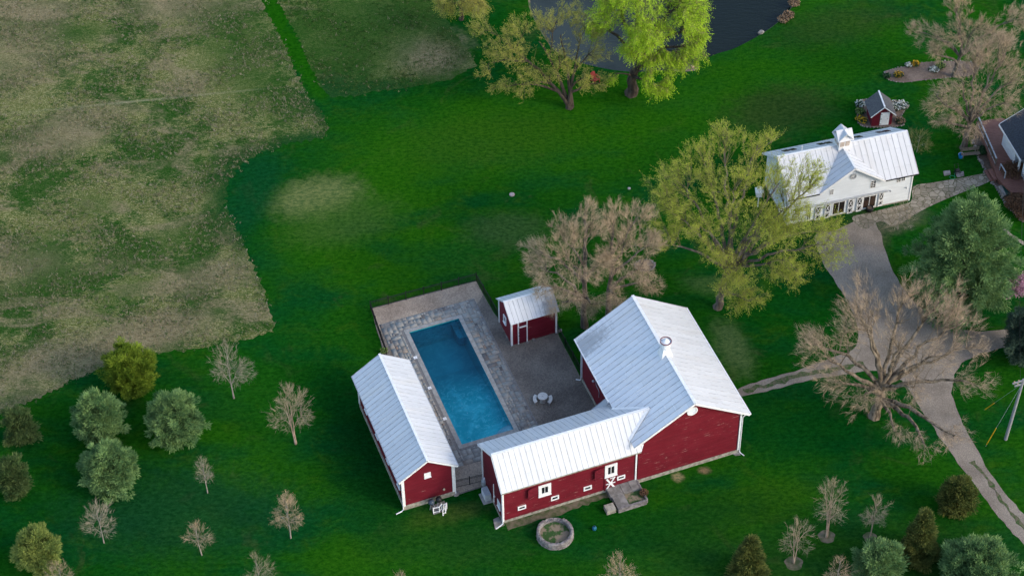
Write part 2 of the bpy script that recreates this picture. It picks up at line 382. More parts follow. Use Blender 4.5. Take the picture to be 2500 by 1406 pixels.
def mat_roof(name, c, warm=(.62, .57, .48), stain=.35, patch=0., sheets=3.0, dirt=None):
    k = NT(name); uv = k.tc.outputs['UV']
    sx = k.n('SeparateXYZ'); k.l(uv, sx.inputs[0])
    br = k.n('TexBrick'); br.offset = .37; br.offset_frequency = 2; br.squash = 1; k.l(uv, br.inputs[0])
    mp = k.n('Mapping'); k.l(uv, mp.inputs[0]); mp.inputs['Rotation'].default_value = (0, 0, PI / 2); k.l(mp.outputs[0], br.inputs[0])
    br.inputs['Scale'].default_value = 1; br.inputs['Brick Width'].default_value = sheets; br.inputs['Row Height'].default_value = .62
    br.inputs['Mortar Size'].default_value = .012; br.inputs['Color1'].default_value = (*c, 1); br.inputs['Color2'].default_value = (*[x * .88 for x in c], 1)
    br.inputs['Mortar'].default_value = (*[x * .62 for x in c], 1); br.inputs['Bias'].default_value = 0
    c0 = k.mix(.75, c, br.outputs['Color'])
    n1 = k.noise(.5, 5, vec=uv, stretch=(1.6, .4, 1)); n2 = k.noise(3, 6, vec=uv, stretch=(1.5, .5, 1), rough=.7)
    c0 = k.mix(k.math('MULTIPLY', k.ramp(n1, .48, .72), stain), c0, warm)
    c0 = k.mix(k.ramp(n2, .5, .8, 0, .35), c0, tuple(x * .6 for x in c))
    if patch:
        n3 = k.noise(.9, 2, vec=uv, stretch=(5, .6, 1)); c0 = k.mix(k.math('MULTIPLY', k.ramp(n3, .70, .73), patch), c0, (.93, .94, .95))
    if dirt:
        (u0, v0, ru, rv, st) = dirt
        mq = k.n('Mapping'); mq.vector_type = 'TEXTURE'; k.l(uv, mq.inputs[0]); mq.inputs['Location'].default_value = (u0, v0, 0); mq.inputs['Scale'].default_value = (ru, rv, 1)
        ln = k.n('VectorMath'); ln.operation = 'LENGTH'; k.l(mq.outputs[0], ln.inputs[0])
        d = k.math('ADD', ln.outputs['Value'], k.math('MULTIPLY', k.math('SUBTRACT', k.noise(2.5, 6, vec=uv, rough=.8), .5), 2.2))
        c0 = k.mix(k.math('MULTIPLY', k.ramp(d, .5, 1.3, 1, 0), st), c0, (.18, .18, .185))
    return k.fin(c0, .42, n2, .08, .02, .5)
M['roof'] = mat_roof('white_metal_roof', (.60, .61, .62), patch=.5)
M['roofb'] = mat_roof('white_barn_roof_sheets', (.68, .69, .705), patch=.8, stain=.3, sheets=2.6, dirt=(12.9, .2, 1.2, 3.2, .6))
M['roofs'] = mat_roof('weathered_shed_roof', (.66, .67, .67), dirt=(4.6, .3, 1.2, 2.2, .7))
M['roofw'] = mat_roof('streaked_white_roof', (.60, .605, .61), warm=(.50, .465, .42), stain=.4)
M['seam'] = simple('roof_seam', (.45, .455, .46), .6, .5, 1.5)
M['seaml'] = simple('light_roof_seam', (.52, .53, .55), .6, .4, 1.5)
M['shingle'] = simple('grey_shingles', (.13, .125, .125), .9, .5, 9, c2=(.07, .07, .075))
M['slate'] = simple('dark_slate_shingles', (.05, .06, .075), .8, .4, 7)
M['deckwood'] = simple('red_brown_deck_boards', (.22, .10, .075), .75, .35, 2, stretch=(1, 8, 1))
M['wood'] = simple('weathered_timber', (.17, .14, .105), .85, .4, 5, stretch=(1, 6, 1))
M['polewood'] = simple('grey_utility_pole_wood', (.30, .30, .31), .85, .35, 4, stretch=(4, 4, .4))
M['rock'] = simple('fieldstone', (.30, .27, .24), .9, .5, 4)
M['green'] = simple('green_painted_hatch', (.02, .075, .06), .5, .2)
M['yellow'] = simple('yellow_plastic', (.55, .33, .01), .5, .2)
M['blue'] = simple('blue_plastic', (.02, .22, .50), .4, .2)
M['teal'] = simple('teal_blue_plastic', (.015, .13, .20), .4, .2)
M['hose'] = simple('green_garden_hose', (.01, .25, .12), .5, .2)
M['redpaint'] = simple('bright_red_paint', (.45, .035, .03), .5, .25)
M['skyl'] = simple('brown_skylight_frame', (.10, .075, .06), .5, .2)

# ------------------------------------------------------------------ ground sheets
def ground_poly(name, outer, holes, z, mat, kind='structure'):
    """flat sheet triangulated from an outline (world xy) and holes"""
    loops = [[Vector((p[0], p[1], 0)) for p in outer]] + [[Vector((p[0], p[1], 0)) for p in h] for h in holes]
    tris = tessellate_polygon(loops)
    pts = [q for lp in loops for q in lp]
    V = np.array([(p.x, p.y, z) for p in pts]); F = np.array(tris)
    a, b, c = V[F[:, 0]], V[F[:, 1]], V[F[:, 2]]
    nz = np.cross(b - a, c - a)[:, 2]
    F = F[np.abs(nz) > 1e-9]; nz = nz[np.abs(nz) > 1e-9]
    F[nz < 0] = F[nz < 0][:, ::-1]
    o = mesh_np(name, V, [F], mat)
    if kind: o['kind'] = kind
    return o
def PX(lst, z=0): return [G(u, v, z)[:2] for u, v in lst]
def densify(P, step, jit, rng, closed=True):
    out = []; n = len(P)
    for i in range(n if closed else n - 1):
        a = np.array(P[i]); b = np.array(P[(i + 1) % n]); L = np.linalg.norm(b - a); m = max(1, int(L / step))
        nrm = np.array([-(b - a)[1], (b - a)[0]]) / max(L, 1e-6)
        for j in range(m):
            out.append(a + (b - a) * j / m + nrm * rng.normal() * jit)
    return out
def spline(P, closed=True, n=8):
    P = [np.array(p[:2]) for p in P]; out = []; N = len(P)
    for i in range(N if closed else N - 1):
        p0 = P[(i - 1) % N] if closed or i > 0 else P[i]; p1 = P[i]; p2 = P[(i + 1) % N]
        p3 = P[(i + 2) % N] if closed or i + 2 < N else p2
        for j in range(n):
            t = j / n
            out.append(.5 * ((2 * p1) + (-p0 + p2) * t + (2 * p0 - 5 * p1 + 4 * p2 - p3) * t * t + (-p0 + 3 * p1 - 3 * p2 + p3) * t ** 3))
    if not closed: out.append(P[-1])
    return out
rng = np.random.default_rng(5)
TH = 0.3452
def frame(x, y, t):
    c, s_ = math.cos(t), math.sin(t); x *= S; y *= S
    def w_(a, b, z=0): return np.array([x + a * c - b * s_, y + a * s_ + b * c, z])
    def l_(P): d = np.array(P)[:2] - np.array([x, y]); return np.array([d[0] * c + d[1] * s_, -d[0] * s_ + d[1] * c, P[2] if len(P) > 2 else 0])
    return w_, l_, (x, y, 0)
PW, PL = 3.4535 * S, 10.2654 * S
pw_, pl_, pO = frame(-3.3051, 84.3964, TH)
pond = spline(PX([(1940, -60), (1942, 0), (1925, 30), (1900, 55), (1865, 80), (1830, 100), (1790, 120), (1750, 132), (1700, 152), (1640, 170), (1560, 176), (1500, 172), (1440, 160), (1400, 148), (1350, 120), (1310, 60), (1290, 10), (1290, -60), (1290, -200), (1500, -380), (1800, -300), (1930, -180)]), True, 5)
pool_hole = [pw_(0, 0)[:2], pw_(PW, 0)[:2], pw_(PW, PL)[:2], pw_(0, PL)[:2]]
big = [(-4000, -3000), (4000, -3000), (4000, 6000), (-4000, 6000)]
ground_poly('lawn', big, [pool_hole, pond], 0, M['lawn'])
# meadow
mead = PX([(-250, 1120), (0, 1008), (110, 962), (215, 912), (290, 880), (380, 862), (480, 850), (560, 838), (625, 822), (664, 812), (668, 790), (655, 740), (640, 690), (612, 640), (590, 585), (566, 540), (552, 500), (556, 450), (585, 405), (640, 372), (720, 348), (790, 335), (803, 312), (790, 285), (758, 240), (728, 190), (698, 120), (668, 60), (634, 0), (570, -140), (400, -400), (-600, -400), (-700, 600)])
mead = densify(mead, .30, .16, rng)
ground_poly('meadow', mead, [], .004, M['meadow'])
mead2 = PX([(678, 0), (630, -120), (900, -300), (1180, -260), (1090, -40), (1085, 40), (1130, 110), (1165, 160), (1100, 195), (1010, 212), (900, 228), (835, 238), (800, 236), (772, 190), (736, 110), (704, 50)])
mead2 = densify(mead2, .30, .14, rng)
ground_poly('meadow', mead2, [], .004, M['meadow2'])
# pond
def ring_mesh(name, loops, mat, kind=None, parent=None):
    n = len(loops[0]); V = np.array([p for l_ in loops for p in l_]); F = []
    for r_ in range(len(loops) - 1):
        for i in range(n): F.append((r_ * n + i, r_ * n + (i + 1) % n, (r_ + 1) * n + (i + 1) % n, (r_ + 1) * n + i))
    o = mesh_np(name, V, [np.array(F)], mat, parent, smooth=True)
    if kind: o['kind'] = kind
    return o
pc = np.mean(np.array(pond), 0)
M['bankg'] = simple('muddy_bank_grass', (.03, .06, .015), .95, .4, 1.2, c2=(.12, .10, .065))
pa = np.array(pond)
def inset(P, d):
    n = len(P); out = []
    for i in range(n):
        t = P[(i + 1) % n] - P[i - 1]; t /= np.linalg.norm(t); nn = np.array([-t[1], t[0]])
        out.append(P[i] + nn * d)
    return np.array(out)
area = .5 * sum(pa[i - 1][0] * pa[i][1] - pa[i][0] * pa[i - 1][1] for i in range(len(pa)))
sg = 1 if area > 0 else -1
ring_mesh('pond_bank', [[(*p, 0) for p in pa], [(*p, -.55) for p in inset(pa, .5 * sg)]], M['bankg'], 'structure')
k = NT('pond_water')
wv = k.noise(1.8, 3, stretch=(.6, 1.8, 1), rot=.5, rough=.5, dist=.4); wv2 = k.noise(3.6, 3, stretch=(.5, 1.6, 1), rot=.9)
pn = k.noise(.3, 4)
M['pond'] = k.fin(k.mix(k.blob(G(1360, 110), 8, 12, .2, pn, .9), (.008, .013, .010), (.04, .052, .048)), .06, k.math('ADD', wv, k.math('MULTIPLY', wv2, .35)), .45, .07, .2)  # left side paler: reflected sky painted into the water's base colour
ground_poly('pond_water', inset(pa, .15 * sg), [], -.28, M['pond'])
# roads
drive = spline(PX([(2045, 560), (1990, 575), (2010, 640), (2040, 690), (2075, 745), (2095, 800), (2085, 850), (2020, 878), (1940, 905), (1860, 928), (1800, 950), (1800, 968), (1870, 955), (1960, 932), (2060, 915), (2140, 905), (2200, 930), (2240, 985), (2290, 1060), (2340, 1130), (2400, 1210), (2450, 1275), (2500, 1330), (2620, 1480), (2700, 1440), (2500, 1255), (2430, 1170), (2380, 1090), (2345, 1020), (2325, 960), (2335, 905), (2380, 868), (2450, 850), (2600, 810), (2600, 770), (2440, 806), (2330, 800), (2240, 745), (2190, 680), (2160, 610), (2145, 560), (2120, 530)]), True, 5)
drive = densify(drive, .5, .05, rng)
ground_poly('gravel_drive', drive, [], .010, M['gravel'])
def strip(name, pxs, wd, z, mat, jit=.06):
    c = spline(PX(pxs), False, 5); L, Rr = [], []
    for i, p in enumerate(c):
        t = c[min(i + 1, len(c) - 1)] - c[max(i - 1, 0)]; t /= np.linalg.norm(t); n = np.array([-t[1], t[0]])
        L.append(p + n * (wd / 2 + rng.normal() * jit)); Rr.append(p - n * (wd / 2 + rng.normal() * jit))
    return ground_poly(name, L + Rr[::-1], [], z, mat)
M['stripg'] = simple('rough_grass_strip', (.03, .075, .012), .95, .5, 3, c2=(.13, .11, .07))
strip('grass_median', [(1815, 955), (1880, 938), (1960, 915), (2040, 902), (2110, 890)], .5, .014, M['stripg'], .14)
strip('grass_median', [(2375, 1125), (2420, 1185), (2465, 1245), (2505, 1295), (2570, 1370)], .28, .014, M['stripg'], .12)
# flagstone path
path = spline(PX([(2150, 540), (2185, 552), (2240, 520), (2290, 495), (2350, 470), (2418, 442), (2412, 424), (2340, 436), (2280, 446), (2230, 456), (2224, 492), (2180, 505), (2120, 520), (2080, 532), (2110, 560)]), True, 4)
ground_poly('flagstone_path', path, [], .016, M['flag'])
strip('kerb_path', [(2404, 478), (2416, 505), (2435, 540), (2462, 570), (2500, 595), (2560, 625)], .42, .02, M['flag'], .03)
# gravel yard and terrace
yard = [pl_(G(u, v))[:2] for u, v in ((905, 752), (1162, 684), (1422, 925), (1470, 1010), (1480, 1010), (1190, 1190), (1110, 1206), (1090, 1130), (985, 1000), (930, 880))]
yb = PX([(906, 752), (1162, 686), (1205, 762), (1220, 782), (1360, 812), (1418, 922), (1500, 1020), (1540, 1120), (1240, 1215), (1190, 1184), (1112, 1210), (1090, 1130), (985, 1000), (938, 870)])
ground_poly('yard_gravel', densify(yb, 1, .02, rng), [pool_hole], .008, M['yard'])
# paler pea gravel band behind the terrace and by the gate
def slab_rect(a0, a1, b0, b1): return [pw_(a0, b0)[:2], pw_(a1, b0)[:2], pw_(a1, b1)[:2], pw_(a0, b1)[:2]]
tb = [pl_(G(u, v)) for u, v in ((925, 790), (1160, 731), (1313, 1040), (1080, 1120), (1110, 1139))]
ground_poly('pea_gravel', PX([(907, 754), (1162, 687), (1180, 720), (1162, 745), (930, 805), (922, 800)]), [], .013, M['yard2'])
ground_poly('pea_gravel', PX([(1112, 1142), (1185, 1122), (1186, 1183), (1112, 1206)]), [], .013, M['yard2'])
# terrace stones in pool frame
TA0, TA1, TB0, TB1 = -2.4, 7.5, -2.4, 17.4
def in_terrace(a, b):
    if -.42 < a < PW + .42 and -.42 < b < PL + .42: return False
    return True
def terrace():
    rn = random.Random(3); cs = .25
    na, nb = int((TA1 - TA0) / cs), int((TB1 - TB0) / cs)
    used = np.zeros((na, nb), bool); V = []; F = []; T = []
    for j in range(nb):
        for i in range(na):
            if used[i, j]: continue
            for (w_, h_) in rn.sample([(2, 2), (3, 2), (2, 3), (3, 3), (1, 2), (2, 1), (4, 2), (2, 4), (1, 1), (3, 2)], 5) + [(1, 1)]:
                if i + w_ > na or j + h_ > nb or used[i:i + w_, j:j + h_].any(): continue
                a0, b0 = TA0 + i * cs, TB0 + j * cs
                a1, b1 = a0 + w_ * cs, b0 + h_ * cs
                if not all(in_terrace(a, b) for a in (a0 + .02, (a0 + a1) / 2, a1 - .02) for b in (b0 + .02, (b0 + b1) / 2, b1 - .02)):
                    continue
                used[i:i + w_, j:j + h_] = True
                # ragged outer ends
                ca, cb = (a0 + a1) / 2, (b0 + b1) / 2
                if (cb > TB1 - .5 or cb < TB0 + .35) and rn.random() < .3: break
                g = .014; q = len(V); t = rn.random() ** 1.0
                zz = .034 + rn.random() * .008
                P4 = [(a0 + g, b0 + g), (a1 - g, b0 + g), (a1 - g, b1 - g), (a0 + g, b1 - g)]
                P4 = [(x + rn.uniform(-.012, .012), y + rn.uniform(-.012, .012)) for x, y in P4]
                for zc in (.0, zz):
                    for x, y in P4: V.append(pw_(x, y, zc)); T.append(t)
                F += [(q + 4, q + 5, q + 6, q + 7)] + [(q + e, q + (e + 1) % 4, q + 4 + (e + 1) % 4, q + 4 + e) for e in range(4)]
                break
    o = mesh_np('pool_deck', np.array(V), [np.array(F)], M['stone'], col=T); o['kind'] = 'structure'
terrace()
ground_poly('deck_bedding', [pw_(a, b)[:2] for a, b in ((TA0, TB0), (TA1, TB0), (TA1, TB1), (TA0, TB1))], [pool_hole], .018, M['joint'])
# pool: one thing
pool = thing('swimming_pool', 'long rectangular blue swimming pool set in a stone terrace', 'swimming pool', pO, TH)
m = MB(); cw = .40; zt = .05
for k_, (a0, a1, b0, b1, n_) in enumerate(((-cw, PW + cw, -cw, .02, 7), (-cw, PW + cw, PL - .02, PL + cw, 7), (-cw, .02, .02, PL - .02, 18), (PW - .02, PW + cw, .02, PL - .02, 18))):
    for i in range(n_):
        if a1 - a0 > b1 - b0: x0, x1 = a0 + (a1 - a0) * i / n_, a0 + (a1 - a0) * (i + 1) / n_; m.box(((x0 + x1) / 2, (b0 + b1) / 2, zt / 2), (x1 - x0 - .012, b1 - b0, zt))
        else: y0, y1 = b0 + (b1 - b0) * i / n_, b0 + (b1 - b0) * (i + 1) / n_; m.box(((a0 + a1) / 2, (y0 + y1) / 2, zt / 2), (a1 - a0, y1 - y0 - .012, zt))
m.build('coping', M['coping'], pool)
kk = NT('pool_plaster')
n1 = kk.noise(1.3, 7, rough=.75, dist=1.4); n2 = kk.noise(4, 5, rough=.8)
n0 = kk.noise(.55, 6, rough=.65, dist=.8); sy = kk.n('SeparateXYZ'); kk.l(kk.tc.outputs['Object'], sy.inputs[0])
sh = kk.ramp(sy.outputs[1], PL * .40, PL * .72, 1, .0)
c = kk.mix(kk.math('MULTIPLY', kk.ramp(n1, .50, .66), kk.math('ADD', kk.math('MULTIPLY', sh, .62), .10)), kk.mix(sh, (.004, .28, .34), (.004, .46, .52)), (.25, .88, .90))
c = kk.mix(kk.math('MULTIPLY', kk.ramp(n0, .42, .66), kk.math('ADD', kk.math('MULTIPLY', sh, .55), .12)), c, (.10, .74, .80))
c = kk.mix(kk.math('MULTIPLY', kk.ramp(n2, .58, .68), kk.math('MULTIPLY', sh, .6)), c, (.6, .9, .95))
M['plaster'] = kk.fin(c, .8)
m = MB(); dS, dD = -1.25, -2.6
e = .0
f_ = [(0, 0, dS), (PW, 0, dS), (PW, PL * .42, dS - .15), (PW, PL * .72, dD), (PW, PL, dD), (0, PL, dD), (0, PL * .72, dD), (0, PL * .42, dS - .15)]
m.add(f_, [(0, 1, 2, 7), (7, 2, 3, 6), (6, 3, 4, 5)])
top = [(x, y, .0) for x, y, z in f_]
for i in range(8):
    a, b = f_[i], f_[(i + 1) % 8]; m.add([a, b, (b[0], b[1], 0), (a[0], a[1], 0)], [(3, 2, 1, 0)])
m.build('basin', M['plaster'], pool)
M['poolstep'] = simple('pale_pool_steps', (.30, .58, .66), .8, .2)
m = MB()
for j in range(3):     # curved entry steps in the near right corner
    r_ = 1.75 - .42 * j; z1 = -1.15 + .3 * (j + 1)
    poly = [(PW, 0)] + [(PW - r_ * math.sin(a), r_ * math.cos(a) * .8) for a in np.linspace(PI / 2, 0, 12)]
    m.prism(poly[::-1] if False else [(p[0], p[1]) for p in poly], dS - .05, z1)
m.build('entry_steps', M['poolstep'], pool)
M['bench'] = simple('blue_pool_bench', (.03, .42, .52), .8, .2)
m = MB(); m.prism([(PW - .55, PL - .01), (PW - .52, PL - 1.0), (PW - .35, PL - 1.25), (PW - .01, PL - 1.3), (PW - .01, PL - .01)][::-1], -2.5, -1.5); m.build('sun_shelf', M['bench'], pool)
kw = NT('pool_water'); out = kw.t.nodes['Material Output']
tr = kw.n('BsdfTransparent'); tr.inputs[0].default_value = (.80, .93, .96, 1)
gl = kw.n('BsdfGlossy'); gl.inputs['Roughness'].default_value = .04
bmp = kw.n('Bump'); bmp.inputs['Strength'].default_value = .25; bmp.inputs['Distance'].default_value = .04; kw.l(kw.noise(2.2, 3), bmp.inputs['Height']); kw.l(bmp.outputs[0], gl.inputs['Normal'])
fr = kw.n('Fresnel'); fr.inputs[0].default_value = 1.33; kw.l(bmp.outputs[0], fr.inputs['Normal'])
mx = kw.n('MixShader'); kw.l(fr.outputs[0], mx.inputs[0]); kw.l(tr.outputs[0], mx.inputs[1]); kw.l(gl.outputs[0], mx.inputs[2]); kw.l(mx.outputs[0], out.inputs['Surface'])
va = kw.n('VolumeAbsorption'); va.inputs['Color'].default_value = (.2, .80, .92, 1); va.inputs['Density'].default_value = .13; kw.l(va.outputs[0], out.inputs['Volume'])
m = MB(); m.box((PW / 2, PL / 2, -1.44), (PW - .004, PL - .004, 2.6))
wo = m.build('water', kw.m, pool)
for (u, v, lb) in ((1014, 873, 'white square skimmer lid on the terrace, farthest of three from the gate'), (1049, 947, 'white square skimmer lid on the terrace, middle one beside the pool'), (1086, 1022, 'white square skimmer lid on the terrace, nearest the red wing barn')):
    t = thing('skimmer_lid', lb, 'lid', G(u, v, .045), TH, 'skimmer lids beside the pool')
    m = MB(); m.prism([(-.17, -.17), (.17, -.17), (.17, .17), (-.17, .17)], 0, .03); m.build('lid_plate', M['white'], t)
    m = MB(); m.lathe([(.0, .034), (.05, .034), (.05, .028)], n=12); m.build('finger_hole', M['grey'], t)

# ------------------------------------------------------------------ building parts
def slope(m, pts, thick=.07, pitch=.55, ribs=True, rw=.03, rh=.022, edge=None):
    """pts: polygon corners, first two along the eave; slab + standing seams"""
    P = [np.array(p, float) for p in pts]
    e = P[1] - P[0]; e /= np.linalg.norm(e)
    n = np.cross(P[1] - P[0], P[-1] - P[0]); n /= np.linalg.norm(n)
    if n[2] < 0: n = -n
    d = np.cross(n, e)
    if (P[-1] - P[0]) @ d < 0: d = -d
    q = [((p - P[0]) @ e, (p - P[0]) @ d) for p in P]
    N = len(P); up = [p + n * thick for p in P]
    vs = P + up; order = list(range(N, 2 * N))
    nn = np.cross(up[1] - up[0], up[2] - up[1])
    if nn @ n < 0: order = order[::-1]
    m.add(vs, [tuple(order)], 0, [[q[i - N] for i in order]])
    m.add(vs, [tuple(reversed([i - N for i in order]))] + [(i, (i + 1) % N, N + (i + 1) % N, N + i) for i in range(N)], 0)
    if not ribs: return
    x0 = min(a for a, b in q); x1 = max(a for a, b in q); cnt = max(1, round((x1 - x0) / pitch)); st = (x1 - x0) / cnt
    for i in range(cnt + 1):
        x = x0 + i * st; x = min(max(x, x0 + .02), x1 - .02); ys = []
        for j in range(N):
            (ax, ay), (bx_, by_) = q[j], q[(j + 1) % N]
            if (ax - x) * (bx_ - x) < 0: ys.append(ay + (by_ - ay) * (x - ax) / (bx_ - ax))
        if len(ys) >= 2:
            a = P[0] + e * x + d * min(ys) + n * (thick + rh / 2); b = P[0] + e * x + d * max(ys) + n * (thick + rh / 2)
            m.bar(a, b, rw, rh, n, 1)
def wall_box(m, L, W, prof, z0=0):
    """prof: polygon (b,z) of gable end at a=0 extruded to a=L"""
    n = len(prof); vs = [(0, b, z) for b, z in prof] + [(L, b, z) for b, z in prof]
    m.add(vs, [tuple(range(n)), tuple(range(n, 2 * n))[::-1]] + [(i, n + i, n + (i + 1) % n, (i + 1) % n) for i in range(n)][:])
def window(parent, c, wd, ht, face, fr=.1, mull=(1, 1), mat='white', pane='glass', name='window', depth=.05, sill=True, label=None, mw=.05):
    """face: 'F' front wall (y=0, looking -y), 'L' left end (x=0), 'R' right end; c = local position of the centre on the wall"""
    ax = {'F': (np.array([1, 0, 0]), np.array([0, -1, 0])), 'L': (np.array([0, -1, 0]), np.array([-1, 0, 0])), 'R': (np.array([0, 1, 0]), np.array([1, 0, 0]))}[face]
    e, n = ax; c = np.array(c, float); up = np.array([0, 0, 1.])
    def rect(m, ce, cu, w_, h_, d0, d1):
        p = c + e * ce + up * cu
        vs = [p + e * sx * w_ / 2 + up * sz * h_ / 2 + n * dd for dd in (d0, d1) for sx, sz in ((-1, -1), (1, -1), (1, 1), (-1, 1))]
        m.add(vs, [(3, 2, 1, 0), (4, 5, 6, 7), (0, 1, 5, 4), (1, 2, 6, 5), (2, 3, 7, 6), (3, 0, 4, 7)])
    m = MB()
    rect(m, 0, ht / 2 - fr / 2, wd, fr, 0, depth); rect(m, 0, -ht / 2 + fr / 2, wd, fr, 0, depth)
    rect(m, wd / 2 - fr / 2, 0, fr, ht - 2 * fr, 0, depth); rect(m, -wd / 2 + fr / 2, 0, fr, ht - 2 * fr, 0, depth)
    iw, ih = wd - 2 * fr, ht - 2 * fr
    for i in range(1, mull[0]): rect(m, -iw / 2 + iw * i / mull[0], 0, mw, ih, 0, depth * .8)
    for i in range(1, mull[1]): rect(m, 0, -ih / 2 + ih * i / mull[1], iw, mw, 0, depth * .8 - .002)
    if sill: rect(m, 0, -ht / 2 - .03, wd + .06, .05, 0, depth + .06)
    o = m.build(name, M[mat], parent)
    if label: o['label'] = label
    m = MB(); rect(m, 0, 0, iw, ih, 0, .012); m.build('pane', M[pane], o)
    return o
def downspout(parent, x, y, z0, z1, dx, dy, r_=.05, offs=(0, 0)):
    m = MB(); m.tube([(x + offs[0], y + offs[1], z1), (x, y, z1 - .35), (x, y, z0 + .2), (x + dx * .25, y + dy * .25, z0 + .06), (x + dx, y + dy, z0 + .04)], r_, 6)
    return m.build('downspout', M['white'], parent)
def corner(parent, pts, z0, z1, wd=.16):
    m = MB()
    for x, y in pts: m.box((x, y, (z0 + z1) / 2), (wd, wd, z1 - z0))
    return build_each(m, 'corner_board', M['white'], parent)

# ------------------------------------------------------------------ big red barn
W_, L_, H_, HL, RG, RX, O_, FO, BK = [x * S for x in (6.7159, 8.9584, 3.7071, 3.783, 6.2183, -3.3225, .4223, .3241, .2279)]
bw_, bl_, bO = frame(13.6969, 83.3822, TH)
barn = thing('red_barn', 'largest red barn with broad white metal roof, ridge vent and round gable louvre', 'barn', bO, TH)
slopeR = (RG - H_) / (O_ - RX); slopeL = (RG - HL) / (W_ + O_ + RX)
hR = RG - slopeR * (0 - RX) - .03; hLw = RG - slopeL * (W_ + RX) - .03; rt = RG - .05
zf = .42
m = MB()
prof = [(-W_, zf), (0, zf), (0, hR), (RX, rt), (-W_, hLw)]
vs = [(a, 0, z) for a, z in prof] + [(a, L_, z) for a, z in prof]
m.add(vs, [(0, 1, 2, 3, 4)], 1); m.add(vs, [(9, 8, 7, 6, 5), (1, 6, 7, 2), (0, 4, 9, 5)], 0)
m.build('wall', [M['red'], M['redp']], barn)
m = MB(); m.box((-W_ / 2, L_ / 2, zf / 2 - .1), (W_ + .12, L_ + .12, zf + .2)); m.build('foundation', M['concrete'], barn)
m = MB()
slope(m, [(O_, -FO, H_), (O_, L_ + BK, H_), (RX, L_ + BK, RG), (RX, -FO, RG)], pitch=.62)
ro = m.build('roof', [M['roofw'], M['seaml']], barn)
ro['label'] = 'right-hand slope of the white roof'
m = MB(); slope(m, [(-W_ - O_, -FO, HL), (-W_ - O_, L_ + BK, HL), (RX, L_ + BK, RG), (RX, -FO, RG)], pitch=.62)
rl = m.build('roof', [M['roofb'], M['seam']], barn); rl['label'] = 'left-hand slope of the white roof, patched and stained'
m = MB(); m.bar((RX, -FO - .01, RG + .10), (RX, L_ + BK + .01, RG + .10), .28, .05); build_each(m, 'ridge_cap', M['white'], barn)
m = MB()   # rake and eave fascia
m.bar((RX, -FO - .015, RG - .06), (O_, -FO - .015, H_ - .06), .04, .2); m.bar((RX, -FO - .015, RG - .06), (-W_ - O_, -FO - .015, HL - .06), .04, .2)
m.bar((RX, L_ + BK + .015, RG - .06), (O_, L_ + BK + .015, H_ - .06), .04, .2); m.bar((RX, L_ + BK + .015, RG - .06), (-W_ - O_, L_ + BK + .015, HL - .06), .04, .2)
build_each(m, 'rake_board', M['white'], barn)
m = MB(); m.tube([(O_ + .07, -FO, H_), (O_ + .07, L_ + BK, H_ + .02)], .08, 6); m.tube([(-W_ - O_ - .07, 3.6 * S, HL), (-W_ - O_ - .07, L_ + BK, HL)], .07, 6)
build_each(m, 'gutter', M['white'], barn)
corner(barn, [(-.02, -.02), (-.02, L_ + .02), (-W_ + .02, L_ + .02)], zf, H_ - .15)
downspout(barn, .12, -.12, 0, H_ - .2, .25, -.5, offs=(.45, 0)); downspout(barn, -W_ - .12, L_ + .02, 0, HL - .2, -.4, .3, offs=(-.3, 0))
# round louvre in the front gable
c = bl_(onplane(1690.5, 1003.5, bw_(0, -.05), np.array([math.sin(TH), -math.cos(TH), 0])))
m = MB(); 
def disc(m, c, r0, r1, d0, d1, n=28, ax='F'):
    ring = []
    for dd, r_ in ((d0, r0), (d1, r0), (d1, r1), (d0 * .5 + d1 * .5 if False else d0 + .01, r1)):
        for k_ in range(n):
            a = 2 * PI * k_ / n
            ring.append((c[0] + r_ * math.cos(a), c[1] - dd, c[2] + r_ * math.sin(a)))
    fs = [(j * n + i, j * n + (i + 1) % n, (j + 1) * n + (i + 1) % n, (j + 1) * n + i) for j in range(3) for i in range(n)]
    m.add(ring, fs)
    m.add([(c[0] + r1 * math.cos(2 * PI * k_ / n), c[1] - d0 - .012, c[2] + r1 * math.sin(2 * PI * k_ / n)) for k_ in range(n)], [tuple(range(n))[::-1]], 1)
cg = (c[0], 0, c[2])
disc(m, cg, .52, .40, 0, .08); lv = m.build('gable_louvre', [M['white'], M['whites']], barn)
# ridge ventilator
vc = bl_(G(1606, 865, RG)); VY = vc[1]
vent = MB(); vent.add([(RX - .62, VY - .55, RG - .42), (RX + .62, VY - .55, RG - .42), (RX + .62, VY + .55, RG - .42), (RX - .62, VY + .55, RG - .42),
                       (RX - .3, VY - .3, RG + .75), (RX + .3, VY - .3, RG + .75), (RX + .3, VY + .3, RG + .75), (RX - .3, VY + .3, RG + .75)],
                      [(0, 1, 5, 4), (1, 2, 6, 5), (2, 3, 7, 6), (3, 0, 4, 7), (4, 5, 6, 7)])
vo = vent.build('ventilator', M['white'], barn)
m = MB(); m.lathe([(.36, .6), (.44, .75), (.44, .95), (.36, 1.1), (.50, 1.18), (.52, 1.45), (.46, 1.45), (.44, 1.3)], (RX, VY, RG), 24); m.build('vent_drum', M['white'], vo)
m = MB(); m.lathe([(.545, 1.46), (.545, 1.52), (.49, 1.52), (.49, 1.46)], (RX, VY, RG), 24); m.build('vent_rim', simple('dark_red_rim', (.16, .015, .03), .5), vo)
m = MB(); m.lathe([(.44, 1.36), (.25, 1.55), (.08, 1.72), (.0, 1.75)], (RX, VY, RG), 20); m.build('vent_cone', M['white'], vo, True)
nB = np.array([-math.cos(TH) * slopeL, -math.sin(TH) * slopeL, 1.]); pB = bw_(-W_ - O_, 0, HL)
def BLf(u, v, off): return tuple(bl_(onplane(u, v, pB + np.array([0, 0, off]), nB)))
